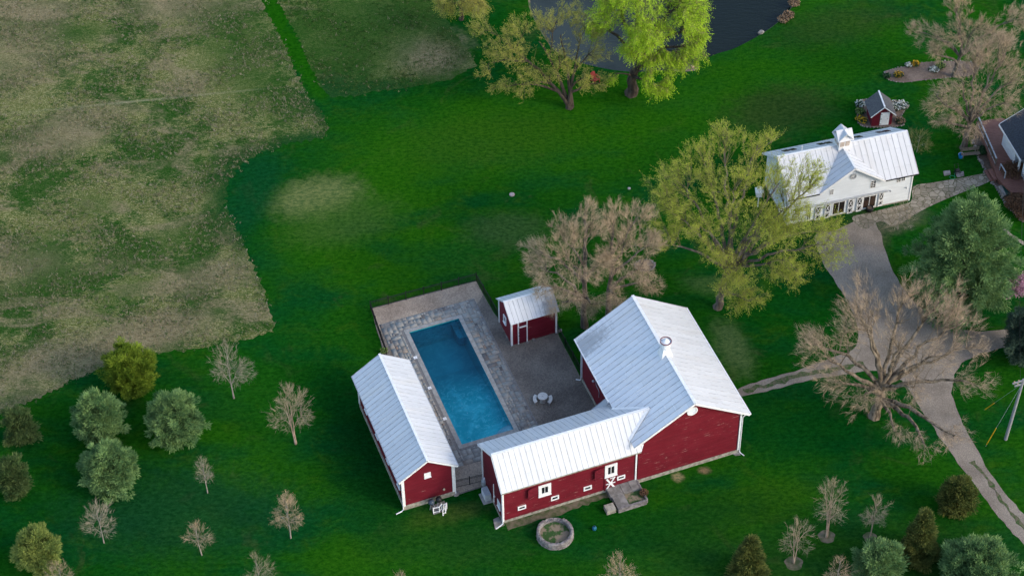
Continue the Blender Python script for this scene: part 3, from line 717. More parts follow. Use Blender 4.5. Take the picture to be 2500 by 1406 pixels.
for pts, wd_ in (((((1500, 993.4), (1589.4, 931), (1590.6, 939.4)), .05)), ((((1590.6, 939.4), (1533, 977), (1519, 990)), .04)), ((((1533, 970), (1538, 985)), .05)), ((((1641, 985), (1657.5, 1013)), .06)), ((((1618.8, 987.6), (1624.6, 997)), .05)), ((((1526, 909), (1528.4, 917)), .07)), ((((1502, 980.5), (1512, 973.5)), .12)), ((((1505, 948.8), (1512, 945)), .10)), ((((1513, 931), (1524, 924)), .05)), ((((1640, 990), (1600, 1018), (1585, 1030)), .04)), ((((1572, 1028), (1582, 1042)), .05))):
    m = MB()
    for p_, q_ in zip(pts[:-1], pts[1:]): m.bar(BLf(*p_, .10), BLf(*q_, .10), wd_, .012, (-slopeL, 0, 1))
    m.build('sealant_line', M['white'], rl)
# lean porch hood on the courtyard side, lamp and conduit
pa0 = bl_(onplane(1443, 945, bw_(-W_ - 1.5, 0), np.array([-math.cos(TH), -math.sin(TH), 0])))
m = MB(); slope(m, [(-W_ - 1.45, 2.55 * S, 2.75), (-W_ - 1.45, 5.0 * S, 2.75), (-W_, 5.0 * S, 3.75), (-W_, 2.55 * S, 3.75)], .06, .8, rw=.03, rh=.03)
hd = m.build('porch_hood', [M['roof'], M['seaml']], barn)
m = MB()
for y in (2.62 * S, 4.93 * S): m.bar((-W_ - 1.35, y, 0), (-W_ - 1.35, y, 2.74), .1, .1)
build_each(m, 'hood_post', M['white'], hd)
m = MB(); yl = 6.1 * S
m.tube([(-W_ - .05, yl, 2.1), (-W_ - .05, yl, 2.9), (-W_ - .05, yl + .7, 3.1), (-W_ - .05, yl + .9, 3.5), (-W_ - .25, yl + .9, 3.6)], .03, 6)
cd = m.build('conduit', M['grey'], barn)
m = MB(); m.lathe([(0, .12), (.1, .08), (.14, 0), (0, 0)], (-W_ - .27, yl + .9, 3.55), 12); m.build('lamp_head', M['grey'], cd)
m = MB(); m.add([(-.3, -.5, .0), (.6, -.7, 0), (.5, .3, 0), (-.2, .2, 0)], [(0, 1, 2, 3)])
def slabstone(name, label, pxs, h=.08, mat='slabcon', cat='slab', group=None):
    P = [G(u, v) for u, v in pxs]; c = np.mean(P, 0)
    o = thing(name, label, cat, (c[0], c[1], 0), 0, group)
    m = MB(); poly = [(p[0] - c[0], p[1] - c[1]) for p in P]
    ar = sum(poly[i - 1][0] * poly[i][1] - poly[i][0] * poly[i - 1][1] for i in range(len(poly)))
    if ar < 0: poly = poly[::-1]
    m.prism(poly, 0, h); b = m.build('stone', M[mat], o); return o
def flat(name, label, pxs, h, mat, cat, group=None, z0=0):
    P = [G(u, v) for u, v in pxs]; m = MB(); poly = [(p[0], p[1]) for p in P]
    ar = sum(poly[i - 1][0] * poly[i][1] - poly[i][0] * poly[i - 1][1] for i in range(len(poly)))
    if ar < 0: poly = poly[::-1]
    c = np.mean(np.array(poly), 0); m.prism([(p[0] - c[0], p[1] - c[1]) for p in poly], z0, h)
    o = m.build(name, M[mat]); o.location = (c[0], c[1], 0); return tag(o, label, cat, group)
flat('splash_stone', 'flat grey splash stone under the downspout at the right corner of the largest barn', [(1788, 1108), (1803, 1100), (1808, 1111), (1795, 1112)], .07, 'slabcon', 'stone')
flat('splash_stone', 'wide flat stone under the downspout at the left corner of the low red wing', [(1204, 1268), (1218, 1262), (1232, 1281), (1209, 1292)], .08, 'slabcon', 'stone')

# ------------------------------------------------------------------ wing
WL, WW, WH, WR, WRX, WO, WEO = [x * S for x in (8.5831, 3.4531, 3.1921, 4.8595, 1.3418, .3145, .1723)]
ww_, wl_, wO = frame(-.81, 78.2372, TH)
wing = thing('stable_wing', 'low red stable wing with long white metal roof, loft shutters and crossed half door', 'barn', wO, TH)
sF = (WR - WH) / (WRX + WO); sB = (WR - WH) / (WW + WO - WRX)
hF = WR - sF * WRX - .03; hB = WR - sB * (WW - WRX) - .03
m = MB(); prof = [(0, .3), (WW, .3), (WW, hB), (WRX, WR - .05), (0, hF)]; n = 5; WLe = WL - .01
vs = [(0, b, z) for b, z in prof] + [(WLe, b, z) for b, z in prof]
m.add(vs, [(0, 4, 3, 2, 1), (1, 2, 7, 6)], 0); m.add(vs, [(0, 5, 9, 4)], 1)
m.build('wall', [M['red'], M['redp']], wing)
m = MB(); m.box((WLe / 2, WW / 2, .1), (WLe + .1, WW + .1, .4)); m.build('foundation', M['concrete'], wing)
m = MB(); ext = 1.62 * S
slope(m, [(-WEO, -WO, WH), (WL + .17 * S, -WO, WH), (WL + ext, WRX, WR), (-WEO, WRX, WR)], pitch=.52)
r1 = m.build('roof', [M['roof'], M['seam']], wing); r1['label'] = 'front slope of the white wing roof'
m = MB(); slope(m, [(-WEO, WW + WO, WH), (WL - .3 * S, WW + WO, WH), (WL + ext, WRX, WR), (-WEO, WRX, WR)], pitch=.52)
r2 = m.build('roof', [M['roof'], M['seaml']], wing); r2['label'] = 'courtyard slope of the white wing roof'
m = MB(); m.bar((-WEO, WRX, WR + .10), (WL + 1.2 * S, WRX, WR + .10), .24, .045); build_each(m, 'ridge_cap', M['white'], wing)
m = MB()   # valley flashing against the big barn roof
def wz_b(x, y): return HL + slopeL * ((x - WL) + O_)     # barn left slope height at wing-local x (wing end = barn wall)
m.build('unused', M['white'], wing) if False else None
xv = WL - O_ + (WR - HL) / slopeL
vt = (xv, WRX, WR + .16)
yv = -WO + (HL - WH) / sF; vb = (WL - O_, yv, HL + .16)
yk = WW + WO - (HL - WH) / sB; vk = (WL - O_, yk, HL + .16)
m.bar(vb, vt, .34, .03); m.bar(vk, vt, .30, .03); build_each(m, 'valley_flashing', M['white'], wing)
m = MB(); m.bar((-WEO, -WO - .02, WH - .05), (WL + .15 * S, -WO - .02, WH - .05), .05, .14); m.build('eave_board', M['concrete'], wing)
m = MB(); m.bar((-WEO - .015, -WO, WH - .04), (-WEO - .015, WRX, WR - .04), .05, .18); m.bar((-WEO - .015, WW + WO, WH - .04), (-WEO - .015, WRX, WR - .04), .05, .18); build_each(m, 'rake_board', M['white'], wing)
corner(wing, [(0, 0), (0, WW)], .3, hF - .05, .18); corner(wing, [(WL - .02, -.02)], .3, hF, .14)
downspout(wing, -.08, -.16, 0, WH - .1, -.75, -.25, .06); downspout(wing, -.18, WRX - .2, .9, 3.5, 0, 0, .045)
nF = np.array([math.sin(TH), -math.cos(TH), 0]); nL = np.array([-math.cos(TH), -math.sin(TH), 0])
def WF(u, v): return wl_(onplane(u, v, ww_(0, 0), nF))
def wrect(u0, v0, u1, v1):
    a, b = WF(u0, v0), WF(u1, v1); return ((a[0] + b[0]) / 2, 0, (a[2] + b[2]) / 2), abs(b[0] - a[0]), abs(a[2] - b[2])
# loft windows (white surrounds) : lower left px, upper right px
for (u0, v0, u1, v1) in ((1314.5, 1212, 1345, 1177), (1476, 1165, 1507, 1128)):
    c, wd, ht = wrect(u0, v0, u1, v1)
    wn = window(wing, c, wd, ht, 'F', fr=.30, mull=(2, 1), depth=.07, name='window', label='loft window with broad white surround')
# small stable windows
for (u0, v0, u1, v1) in ((1264, 1245.5, 1284, 1230.5), (1345, 1222, 1364.5, 1206.5), (1424.5, 1198, 1444.5, 1182.5), (1506, 1172, 1526, 1157)):
    c, wd, ht = wrect(u0, v0, u1, v1); window(wing, c, wd, ht, 'F', fr=.13, depth=.06, sill=False, label='small low stable window in white frame')
# open red shutters left of each loft window
def shutter(u0, v0, u1, v1):
    c, wd, ht = wrect(u0, v0, u1, v1); m = MB()
    x0, x1 = c[0] - wd / 2, c[0] + wd / 2; z0, z1 = c[2] - ht / 2, c[2] + ht / 2
    m.add([(x1, -.05, z0), (x0, -.28, z0), (x0, -.28, z1), (x1, -.05, z1), (x1, -.01, z0), (x0, -.23, z0), (x0, -.23, z1), (x1, -.01, z1)], [(3, 2, 1, 0), (4, 5, 6, 7), (0, 1, 5, 4), (2, 3, 7, 6), (1, 2, 6, 5)])
    s_ = m.build('shutter', M['redv'], wing)
    m = MB(); m.bar((x0 + .08, -.30, z1 - .12), (x1 - .05, -.10, z0 + .25), .07, .03, (0, -1, 0)); m.bar((x0 + .03, -.31, z1 - .08), (x1, -.08, z1 - .08), .07, .03, (0, -1, 0)); m.bar((x0 + .03, -.31, z0 + .08), (x1, -.08, z0 + .08), .07, .03, (0, -1, 0))
    m.build('shutter_brace', M['redpaint'] if False else M['red'], s_)
shutter(1287, 1214, 1313, 1184); shutter(1449, 1168, 1475, 1138)
# crossed half door
c, wd, ht = wrect(1477, 1195, 1503, 1160)
m = MB(); m.box((c[0], -.03, c[2]), (wd, .05, ht)); dr = m.build('stable_door', M['red'], wing)
m = MB(); x0, x1 = c[0] - wd / 2, c[0] + wd / 2; z0, z1 = c[2] - ht / 2, c[2] + ht / 2
m.bar((x0 + .1, -.075, z0 + .05), (x1 - .1, -.075, z1 - .05), .15, .03, (0, -1, 0)); m.bar((x0 + .1, -.078, z1 - .05), (x1 - .1, -.078, z0 + .05), .17, .036, (0, -1, 0))
m.bar((x0 + .05, -.082, c[2]), (x1 - .05, -.082, c[2]), .11, .03, (0, -1, 0)); m.bar((x0 + .45, -.082, z1 - .1), (x1 - .25, -.082, z1 - .1), .11, .03, (0, -1, 0)); m.build('cross_brace', M['white'], dr)
m = MB(); m.box((x0 - .06, -.05, c[2]), (.08, .08, ht)); build_each(m, 'door_post', M['red'], dr)
# left end: small window, lamp
window(wing, (0, .95, 1.55), .75, .9, 'L', fr=.1, depth=.05, pane='whites', label='white shuttered window in the wing end wall')
m = MB(); m.lathe([(0, .12), (.08, .1), (.1, 0), (0, 0)], (-.12, .95 * 2.0, 1.6), 10); build_each(m, 'wall_lamp', M['white'], wing)

# ------------------------------------------------------------------ left red barn
LW, LL, LH, LR_, LFO, LO = [x * S for x in (3.1452, 8.7596, 2.8244, 4.0985, .2031, .2746)]
lw_, ll_, lO = frame(-6.7338, 79.4061, TH)
lbarn = thing('pool_barn', 'long narrow red barn with white metal gable roof along the left side of the pool', 'barn', lO, TH)
sL = (LR_ - LH) / (LW / 2 + LO); hw = LR_ - sL * LW / 2 - .03; zf = .55
m = MB(); prof = [(0, zf), (LW, zf), (LW, hw), (LW / 2, LR_ - .05), (0, hw)]
vs = [(a, 0, z) for a, z in prof] + [(a, LL, z) for a, z in prof]
m.add(vs, [(0, 1, 2, 3, 4), (9, 8, 7, 6, 5), (1, 6, 7, 2), (0, 4, 9, 5)]); m.build('wall', M['red'], lbarn)
m = MB(); m.box((LW / 2, LL / 2, zf / 2 - .1), (LW + .14, LL + .14, zf + .2)); m.build('foundation', M['concrete'], lbarn)
m = MB(); slope(m, [(-LO, -LFO, LH), (-LO, LL + LFO, LH), (LW / 2, LL + LFO, LR_), (LW / 2, -LFO, LR_)], pitch=.56)
a = m.build('roof', [M['roof'], M['seam']], lbarn); a['label'] = 'lawn-side slope of the white roof'
m = MB(); slope(m, [(LW + LO, -LFO, LH), (LW + LO, LL + LFO, LH), (LW / 2, LL + LFO, LR_), (LW / 2, -LFO, LR_)], pitch=.56)
a = m.build('roof', [M['roof'], M['seaml']], lbarn); a['label'] = 'pool-side slope of the white roof'
m = MB(); m.bar((LW / 2, -LFO, LR_ + .10), (LW / 2, LL + LFO, LR_ + .10), .22, .045); build_each(m, 'ridge_cap', M['white'], lbarn)
m = MB()
for y in (-LFO - .015, LL + LFO + .015):
    m.bar((LW / 2, y, LR_ - .05), (-LO, y, LH - .05), .04, .13); m.bar((LW / 2, y, LR_ - .05), (LW + LO, y, LH - .05), .04, .13)
build_each(m, 'rake_board', M['white'], lbarn)
m = MB(); m.tube([(-LO - .06, -LFO, LH), (-LO - .06, LL + LFO, LH)], .065, 6); m.tube([(LW + LO + .06, -LFO, LH), (LW + LO + .06, LL + LFO, LH)], .065, 6); build_each(m, 'gutter', M['grey'], lbarn)
corner(lbarn, [(0, 0), (LW, 0), (0, LL)], zf, hw, .2)
downspout(lbarn, -.14, -.1, 0, LH - .1, -.75, -.15, .055); downspout(lbarn, LW + .16, -.05, 0, LH - .1, .1, -.2, .055)
c = ll_(onplane(1043.5, 1158.5, lw_(0, 0), nF))
window(lbarn, (c[0], 0, c[2]), .62, .62, 'F', fr=.06, pane='white', label='small square white hatch in the gable')
for y in (.9, 3.0, 5.1, 7.3): window(lbarn, (0, y * S, 2.2), .8, .9, 'L', fr=.1, depth=.06, label='small white window in the lawn-side wall')
m = MB(); m.lathe([(0, .16), (.09, .12), (.11, 0), (0, 0)], (LW - .95, -.16, 1.35), 10); build_each(m, 'wall_lamp', simple('tan_lamp', (.5, .42, .3)), lbarn)

# ------------------------------------------------------------------ shed
SW, SD, SH, SRX, SR, SHB, SO, SFO = [x * S for x in (3.0726, 2.2384, 2.146, 1.0534, 3.0209, 1.9909, .2265, .1507)]
sw_, sl_, sO = frame(-.0798, 92.7119, .3504)
shed = thing('pool_shed', 'small red shed with weathered metal roof and white-framed door in the gravel yard', 'shed', sO, .3504)
sf = (SR - SH) / (SRX + SO); sb = (SR - SHB) / (SD + SO - SRX)
m = MB(); prof = [(0, 0), (SD, 0), (SD, SR - sb * (SD - SRX) - .03), (SRX, SR - .05), (0, SR - sf * SRX - .03)]
vs = [(0, b, z) for b, z in prof] + [(SW, b, z) for b, z in prof]
m.add(vs, [(0, 4, 3, 2, 1), (5, 6, 7, 8, 9), (0, 5, 9, 4), (1, 2, 7, 6)]); m.build('wall', M['red'], shed)
m = MB(); slope(m, [(-SFO, -SO, SH), (SW + SFO, -SO, SH), (SW + SFO, SRX, SR), (-SFO, SRX, SR)], pitch=.46)
a = m.build('roof', [M['roofs'], M['seam']], shed); a['label'] = 'front slope, weathered darker at its right end'
m = MB(); slope(m, [(-SFO, SD + SO, SHB), (SW + SFO, SD + SO, SHB), (SW + SFO, SRX, SR), (-SFO, SRX, SR)], pitch=.46)
a = m.build('roof', [M['roof'], M['seaml']], shed); a['label'] = 'rear slope'
m = MB(); m.bar((-SFO, SRX, SR + .09), (SW + SFO, SRX, SR + .09), .2, .04); build_each(m, 'ridge_cap', M['white'], shed)
corner(shed, [(0, 0), (SW, 0), (0, SD)], 0, SR - sf * SRX - .1, .16)
def SFp(u, v): return sl_(onplane(u, v, sw_(0, 0), nF))
a = SFp(1265.5, 836); b = SFp(1286, 785); x0, x1 = a[0], b[0]; zt = SH + .02
m = MB(); m.box(((x0 + x1) / 2, -.03, zt / 2), (x1 - x0, .05, zt)); dd = m.build('door', M['door_red'], shed)
m = MB(); m.box((x0, -.045, zt / 2), (.11, .09, zt)); m.box((x1, -.045, zt / 2), (.11, .09, zt)); m.box(((x0 + x1) / 2, -.05, zt * .7), (x1 - x0 - .11, .06, .2)); m.build('door_frame', M['white'], dd)
m = MB()
for z in (.3, 1.15, 1.6, 2.3): m.box((x0 + .06, -.1, z), (.12, .03, .07))
build_each(m, 'hinge', M['black'], dd)
window(shed, (0, SD * .52, 1.95), .7, .95, 'L', fr=.12, depth=.09, label='white window in the shed end wall')
flat('step_stone', 'pale paving block lying in the gravel right of the shed door', [(1299, 828), (1304, 826), (1308, 833), (1302, 834)], .12, 'rock', 'stone', 'loose blocks by the shed')
flat('step_stone', 'small pale block in front of the shed door post', [(1285, 836), (1291, 834), (1292, 838), (1287, 839)], .1, 'rock', 'stone', 'loose blocks by the shed')
flat('step_stone', 'long pale block beside the end wall of the shed', [(1234, 818), (1237, 819), (1242, 830), (1238, 830)], .1, 'rock', 'stone', 'loose blocks by the shed')
flat('step_stone', 'grey flat block behind the right corner of the shed', [(1360, 808), (1371, 804), (1372, 809), (1361, 814)], .12, 'slabcon', 'stone', 'loose blocks by the shed')

# ------------------------------------------------------------------ white barn
AT = .2554
AL, AW, AH, AR, AO, ADO = [x * S for x in (8.9334, 4.376, 2.6364, 4.4054, .2769, .259)]
_c, _s = math.cos(AT), math.sin(AT)
ax0, ay0 = 27.4842, 105.6087
aw_, al_, aO = frame(ax0 - 8.9334 * _c, ay0 - 8.9334 * _s, AT)
# fit used origin at front right; a runs -AL..0 there, 0..AL here
wb = thing('white_barn', 'white clapboard barn with cross gable, cupola and sliding glass barn doors', 'barn', aO, AT)
nA = np.array([math.sin(AT), -math.cos(AT), 0])
sa = (AR - AH) / (AW / 2 + AO); ha = AR - sa * AW / 2 - .03
m = MB(); prof = [(0, 0), (AW, 0), (AW, ha), (AW / 2, AR - .05), (0, ha)]
vs = [(0, b, z) for b, z in prof] + [(AL, b, z) for b, z in prof]
m.add(vs, [(0, 4, 3, 2, 1), (5, 6, 7, 8, 9), (0, 5, 9, 4), (1, 2, 7, 6)])
def AF(u, v, off=0): return al_(onplane(u, v, aw_(0, -off), nA))
ap = AF(2088, 411.5, AO); vr = AF(2161.7, 439.3, AO); gx, gz = ap[0], ap[2]; hwid = vr[0] - gx
gs = (gz - AH) / hwid
gz2 = gz - .05
m.add([(gx - hwid + .15, -.003, ha - .3), (gx + hwid - .15, -.003, ha - .3), (gx + hwid - .15, -.003, gz2 - gs * (hwid - .15)), (gx, -.003, gz2), (gx - hwid + .15, -.003, gz2 - gs * (hwid - .15))], [(0, 1, 2, 3, 4)])
m.build('wall', M['whites'], wb)
m = MB(); m.box((AL / 2, AW / 2, .04), (AL + .1, AW + .1, .16)); m.build('foundation', M['concrete'], wb)
yv_ = -AO + (gz - AH) / sa; m = MB()
slope(m, [(-ADO, -AO, AH), (gx - hwid, -AO, AH), (gx, yv_, gz), (gx, AW / 2, AR), (-ADO, AW / 2, AR)], pitch=.6)
slope(m, [(gx + hwid, -AO, AH), (AL + ADO, -AO, AH), (AL + ADO, AW / 2, AR), (gx, AW / 2, AR), (gx, yv_, gz)], pitch=.6)
a = m.build('roof', [M['roofw'], M['seam']], wb); a['label'] = 'front slope of the main roof'
m = MB(); slope(m, [(-ADO, AW + AO, AH), (AL + ADO, AW + AO, AH), (AL + ADO, AW / 2, AR), (-ADO, AW / 2, AR)], pitch=.6)
rb = m.build('roof', [M['roof'], M['seaml']], wb); rb['label'] = 'rear slope with skylights'
yb_ = AW / 2 * .95
m = MB(); slope(m, [(gx - hwid, -AO - .05, AH), (gx - hwid, yb_, AH), (gx, yb_, gz), (gx, -AO - .05, gz)], pitch=.6)
slope(m, [(gx + hwid, -AO - .05, AH), (gx + hwid, yb_, AH), (gx, yb_, gz), (gx, -AO - .05, gz)], pitch=.6)
a = m.build('roof', [M['roof'], M['seaml']], wb); a['label'] = 'cross gable roof'
m = MB(); m.bar((gx, -AO - .07, gz - .05), (gx + hwid, -AO - .07, AH - .05), .04, .16); m.bar((gx, -AO - .07, gz - .05), (gx - hwid, -AO - .07, AH - .05), .04, .16)
for x in (-ADO - .015, AL + ADO + .015):
    m.bar((x, AW / 2, AR - .04), (x, -AO, AH - .04), .04, .16); m.bar((x, AW / 2, AR - .04), (x, AW + AO, AH - .04), .04, .16)
build_each(m, 'rake_board', M['white'], wb)
m = MB(); m.bar((gx + hwid, -AO - .05, AH - .02), (AL + ADO, -AO - .05, AH - .02), .1, .1); m.bar((-ADO, -AO - .05, AH - .02), (gx - hwid, -AO - .05, AH - .02), .1, .1); build_each(m, 'gutter', M['black'], wb)
m = MB(); m.bar((-ADO, AW / 2, AR + .09), (AL + ADO, AW / 2, AR + .09), .2, .04); m.bar((gx, -AO, gz + .09), (gx, yb_, gz + .09), .2, .04); build_each(m, 'ridge_cap', M['white'], wb)
corner(wb, [(AL, 0), (0, 0)], 0, ha, .14)
# oculus, windows
c = AF(2083, 430.5); m = MB(); disc(m, (c[0], -.003, c[2]), .36, .25, 0, .08); oc = m.build('round_window', [M['grey'], M['glass']], wb)
m = MB()
for a_ in np.linspace(0, PI, 5)[:-1]: m.bar((c[0] - .24 * math.cos(a_), -.04, c[2] - .24 * math.sin(a_)), (c[0] + .24 * math.cos(a_), -.04, c[2] + .24 * math.sin(a_)), .04, .02, (0, -1, 0))
m.build('glazing_bar', M['white'], oc)
def aw_rect(u0, v0, u1, v1):
    a, b = AF(u0, v0), AF(u1, v1); return ((a[0] + b[0]) / 2, -.003, (a[2] + b[2]) / 2), abs(b[0] - a[0]), abs(a[2] - b[2])
for q, mu in (((2123.5, 460, 2140, 439.5), (2, 4)), ((2025, 476, 2036, 461), (2, 4)), ((2188, 446, 2200, 434.5), (2, 2)), ((2200, 442.5, 2211, 432), (2, 2)), ((1915, 515, 1927, 503), (2, 2)), ((1901, 518, 1913, 506), (2, 2))):
    c, wd, ht = aw_rect(*q); window(wb, c, wd, ht, 'F', fr=.05, mull=mu, depth=.04, sill=False, mw=.035)
# sliding door bays: glass
def bay(u0, v0, u1, v1):
    c, wd, ht = aw_rect(u0, v0, u1, v1); return window(wb, c, wd, ht + .1, 'F', fr=.1, mull=(2, 1), depth=.06, pane='brownglass', name='glass_door', sill=False)
bay(2103, 510, 2141, 474); bay(2029, 525, 2065, 489); bay(1967, 538, 1982, 505)
def xpanel(u0, v0, u1, v1):
    c, wd, ht = aw_rect(u0, v0, u1, v1); x0, x1 = c[0] - wd / 2, c[0] + wd / 2; z0, z1 = c[2] - ht / 2, c[2] + ht / 2
    zm = z0 + ht * .45; y = -.10; m = MB()
    for z in (z0 + .05, zm, z1 - .05): m.box((c[0], y, z), (wd, .05, .07))
    for x in (x0 + .03, x1 - .03): m.box((x, y, c[2]), (.06, .05, ht - .07))
    m.bar((x0 + .06, y, zm + .04), (x1 - .06, y, z1 - .07), .055, .04, (0, -1, 0)); m.bar((x0 + .06, y - .003, z1 - .07), (x1 - .06, y - .003, zm + .04), .055, .04, (0, -1, 0))
    # lower diamond
    xc, zc = c[0], (z0 + zm) / 2
    for sx, sz in ((1, 1), (1, -1), (-1, 1), (-1, -1)):
        m.bar((xc + sx * (wd / 2 - .1), y, zc), (xc, y, zc + sz * (zm - z0) / 2 * .85), .05, .04, (0, -1, 0))
        vx, vz = xc + sx * (wd / 2 - .08), zc + sz * ((zm - z0) / 2 - .07)
        m.add([(vx, y + .01, vz), (vx - sx * .16, y + .01, vz), (vx, y + .01, vz - sz * .2)], [(0, 1, 2)])
    o = m.build('sliding_door', M['white'], wb)
    m = MB(); m.box((c[0], -.05, c[2]), (wd - .1, .03, ht - .1)); m.build('door_panel', M['hole'], o)
for q in ((2141, 503, 2158, 468), (2088, 516, 2106, 479), (2066, 521.5, 2084, 484), (2010, 533, 2028, 496), (1987, 538, 2005, 502)): xpanel(*q)
m = MB(); a = AF(1960, 502); b = AF(2166, 464); 
m.bar((a[0], -.16, b[2] + .0), (b[0], -.16, b[2]), .16, .14, (0, -1, 0)); m.build('door_track', M['grey'], wb)
m = MB()
for u, v in ((2173, 465), (2212, 457)):
    c = AF(u, v); m.lathe([(0, .1), (.06, .08), (.09, -.06), (0, -.06)], (c[0], -.12, c[2]), 8)
build_each(m, 'wall_lamp', M['grey'], wb)
# cupola
cu = al_(G(2061, 355, AR)); cx = gx + .05; cy = AW / 2
m = MB(); m.box((cx, cy, AR + .35), (1.25, 1.25, 1.9)); cup = m.build('cupola', M['white'], wb)
m = MB()
for (dx, dy) in ((0, -1), (0, 1), (1, 0), (-1, 0)):
    for s_ in (-.28, .28):
        if dx == 0: m.box((cx + s_, cy + dy * .635, AR + .72), (.46, .02, .9))
        else: m.box((cx + dx * .635, cy + s_, AR + .72), (.02, .46, .9))
build_each(m, 'cupola_louvre', simple('tan_louvre', (.5, .42, .36), .7), cup)
m = MB(); zt, zr, h_ = AR + 1.3, AR + 2.0, .85
slope(m, [(cx - h_, cy - h_, zt - .2), (cx - h_, cy + h_, zt - .2), (cx, cy + h_, zr), (cx, cy - h_, zr)], .05, ribs=False)
slope(m, [(cx + h_, cy - h_, zt - .2), (cx + h_, cy + h_, zt - .2), (cx, cy + h_, zr), (cx, cy - h_, zr)], .05, ribs=False)
slope(m, [(cx - h_, cy - h_, zt - .2), (cx + h_, cy - h_, zt - .2), (cx + h_, cy, zr - .02), (cx - h_, cy, zr - .02)], .05, ribs=False)
slope(m, [(cx - h_, cy + h_, zt - .2), (cx + h_, cy + h_, zt - .2), (cx + h_, cy, zr - .02), (cx - h_, cy, zr - .02)], .05, ribs=False)
m.add([(cx - .6, cy - .63, zt - .3), (cx + .6, cy - .63, zt - .3), (cx + .6, cy - .63, zt), (cx, cy - .63, zr - .1), (cx - .6, cy - .63, zt)], [(0, 1, 2, 3, 4)])
m.build('cupola_roof', M['roof'], cup)
# skylights on the rear slope, vent pipe
for (u, v) in ((1918, 369), (1935, 366), (2004, 352.5), (2022, 349.5), (2080, 337), (2096, 335), (2147, 323.8), (2164, 321)):
    n_ = np.array([-math.sin(AT) * sa, math.cos(AT) * sa, 1.]); n_ /= np.linalg.norm(n_)
    P = al_(onplane(u, v, aw_(0, AW / 2, AR + .07), n_)); 
    y0, y1 = P[1] - .42, P[1] + .42; zz = lambda y: AR - sa * (y - AW / 2) + .07
    m = MB(); vs = [(P[0] + sx * .29, y, zz(y) + h) for h in (0, .1) for sx, y in ((-1, y0), (1, y0), (1, y1), (-1, y1))]
    m.add(vs, [(4, 5, 6, 7), (0, 1, 5, 4), (1, 2, 6, 5), (2, 3, 7, 6), (3, 0, 4, 7)]); sk = m.build('skylight', M['skyl'], wb)
    m = MB(); m.add([(P[0] + sx * .22, y, zz(y) + .105) for sx, y in ((-1, y0 + .07), (1, y0 + .07), (1, y1 - .07), (-1, y1 - .07))], [(0, 1, 2, 3)]); m.build('pane', M['brownglass'], sk)
P = al_(onplane(1957, 366, aw_(0, AW / 2, AR), np.array([0, 0, 1.]))); m = MB(); m.tube([(P[0], AW / 2 + .35, AR - .4), (P[0], AW / 2 + .35, AR + .55)], .05, 8); m.build('vent_pipe', M['white'], wb)
t = thing('planter_pot', 'round black pot on the flagstones in front of the white barn glass doors', 'pot', G(2123, 515))
m = MB(); m.lathe([(.0, .0), (.28, .0), (.38, .25), (.36, .5), (.3, .52), (.28, .42), (0, .42)], n=20); m.build('pot', M['black'], t, True)
m = MB(); m.lathe([(0, .45), (.27, .43)], n=16); m.build('soil', M['mulch'], t)
t = thing('white_birdhouse', 'white pyramid-roofed martin house on a post left of the white barn', 'birdhouse', G(1850, 505))
m = MB(); m.tube([(0, 0, 0), (0, 0, 1.6)], .06, 8); m.build('post', M['white'], t)
m = MB(); m.box((0, 0, 1.95), (.6, .6, .7)); m.build('box', M['white'], t)
m = MB(); m.add([(-.42, -.42, 2.3), (.42, -.42, 2.3), (.42, .42, 2.3), (-.42, .42, 2.3), (0, 0, 2.95)], [(0, 1, 4), (1, 2, 4), (2, 3, 4), (3, 0, 4), (3, 2, 1, 0)]); m.build('roof', M['white'], t)

# ------------------------------------------------------------------ small garden shed
g0 = G(2127, 309); g1 = G(2176, 304.5); d = g1 - g0; gth = math.atan2(d[1], d[0]); GW = np.linalg.norm(d)
GH = 1.75; gR = 2.75; 
gw_, gl_, gO = frame(g0[0] / S, g0[1] / S, gth)
GD = 2.15
gs_ = thing('garden_shed', 'tiny red garden shed with grey shingle roof and white door behind the white barn', 'shed', gO, gth)
m = MB(); prof = [(0, 0), (GW, 0), (GW, GH), (GW / 2, gR), (0, GH)]
vs = [(a, 0, z) for a, z in prof] + [(a, GD, z) for a, z in prof]
m.add(vs, [(0, 1, 2, 3, 4), (9, 8, 7, 6, 5), (1, 6, 7, 2), (0, 4, 9, 5)]); m.build('wall', M['redv'], gs_)
sg_ = (gR - GH) / (GW / 2); o_ = .28
m = MB(); slope(m, [(-o_, -o_, GH - sg_ * o_), (-o_, GD + o_, GH - sg_ * o_), (GW / 2, GD + o_, gR), (GW / 2, -o_, gR)], .07, ribs=False)
slope(m, [(GW + o_, -o_, GH - sg_ * o_), (GW + o_, GD + o_, GH - sg_ * o_), (GW / 2, GD + o_, gR), (GW / 2, -o_, gR)], .07, ribs=False); m.build('roof', M['shingle'], gs_)
m = MB(); m.bar((GW / 2, -o_, gR + .1), (GW / 2, GD + o_, gR + .1), .16, .06); m.bar((GW / 2, -o_ - .02, gR + .02), (-o_, -o_ - .02, GH - sg_ * o_ + .02), .05, .09); m.bar((GW / 2, -o_ - .02, gR + .02), (GW + o_, -o_ - .02, GH - sg_ * o_ + .02), .05, .09); m.build('trim', M['white'], gs_)
m = MB(); m.box((GW * .62, -.03, .95), (GW * .44, .05, 1.75)); dd = m.build('door', M['white'], gs_)
m = MB()
for z in (.25, .95, 1.6): m.box((GW * .62 - GW * .22 + .08, -.065, z), (.18, .02, .05))
build_each(m, 'hinge', M['black'], dd)
m = MB(); m.box((GW * .62 + GW * .15, -.07, .95), (.05, .04, .18)); m.build('handle', M['grey'], dd)

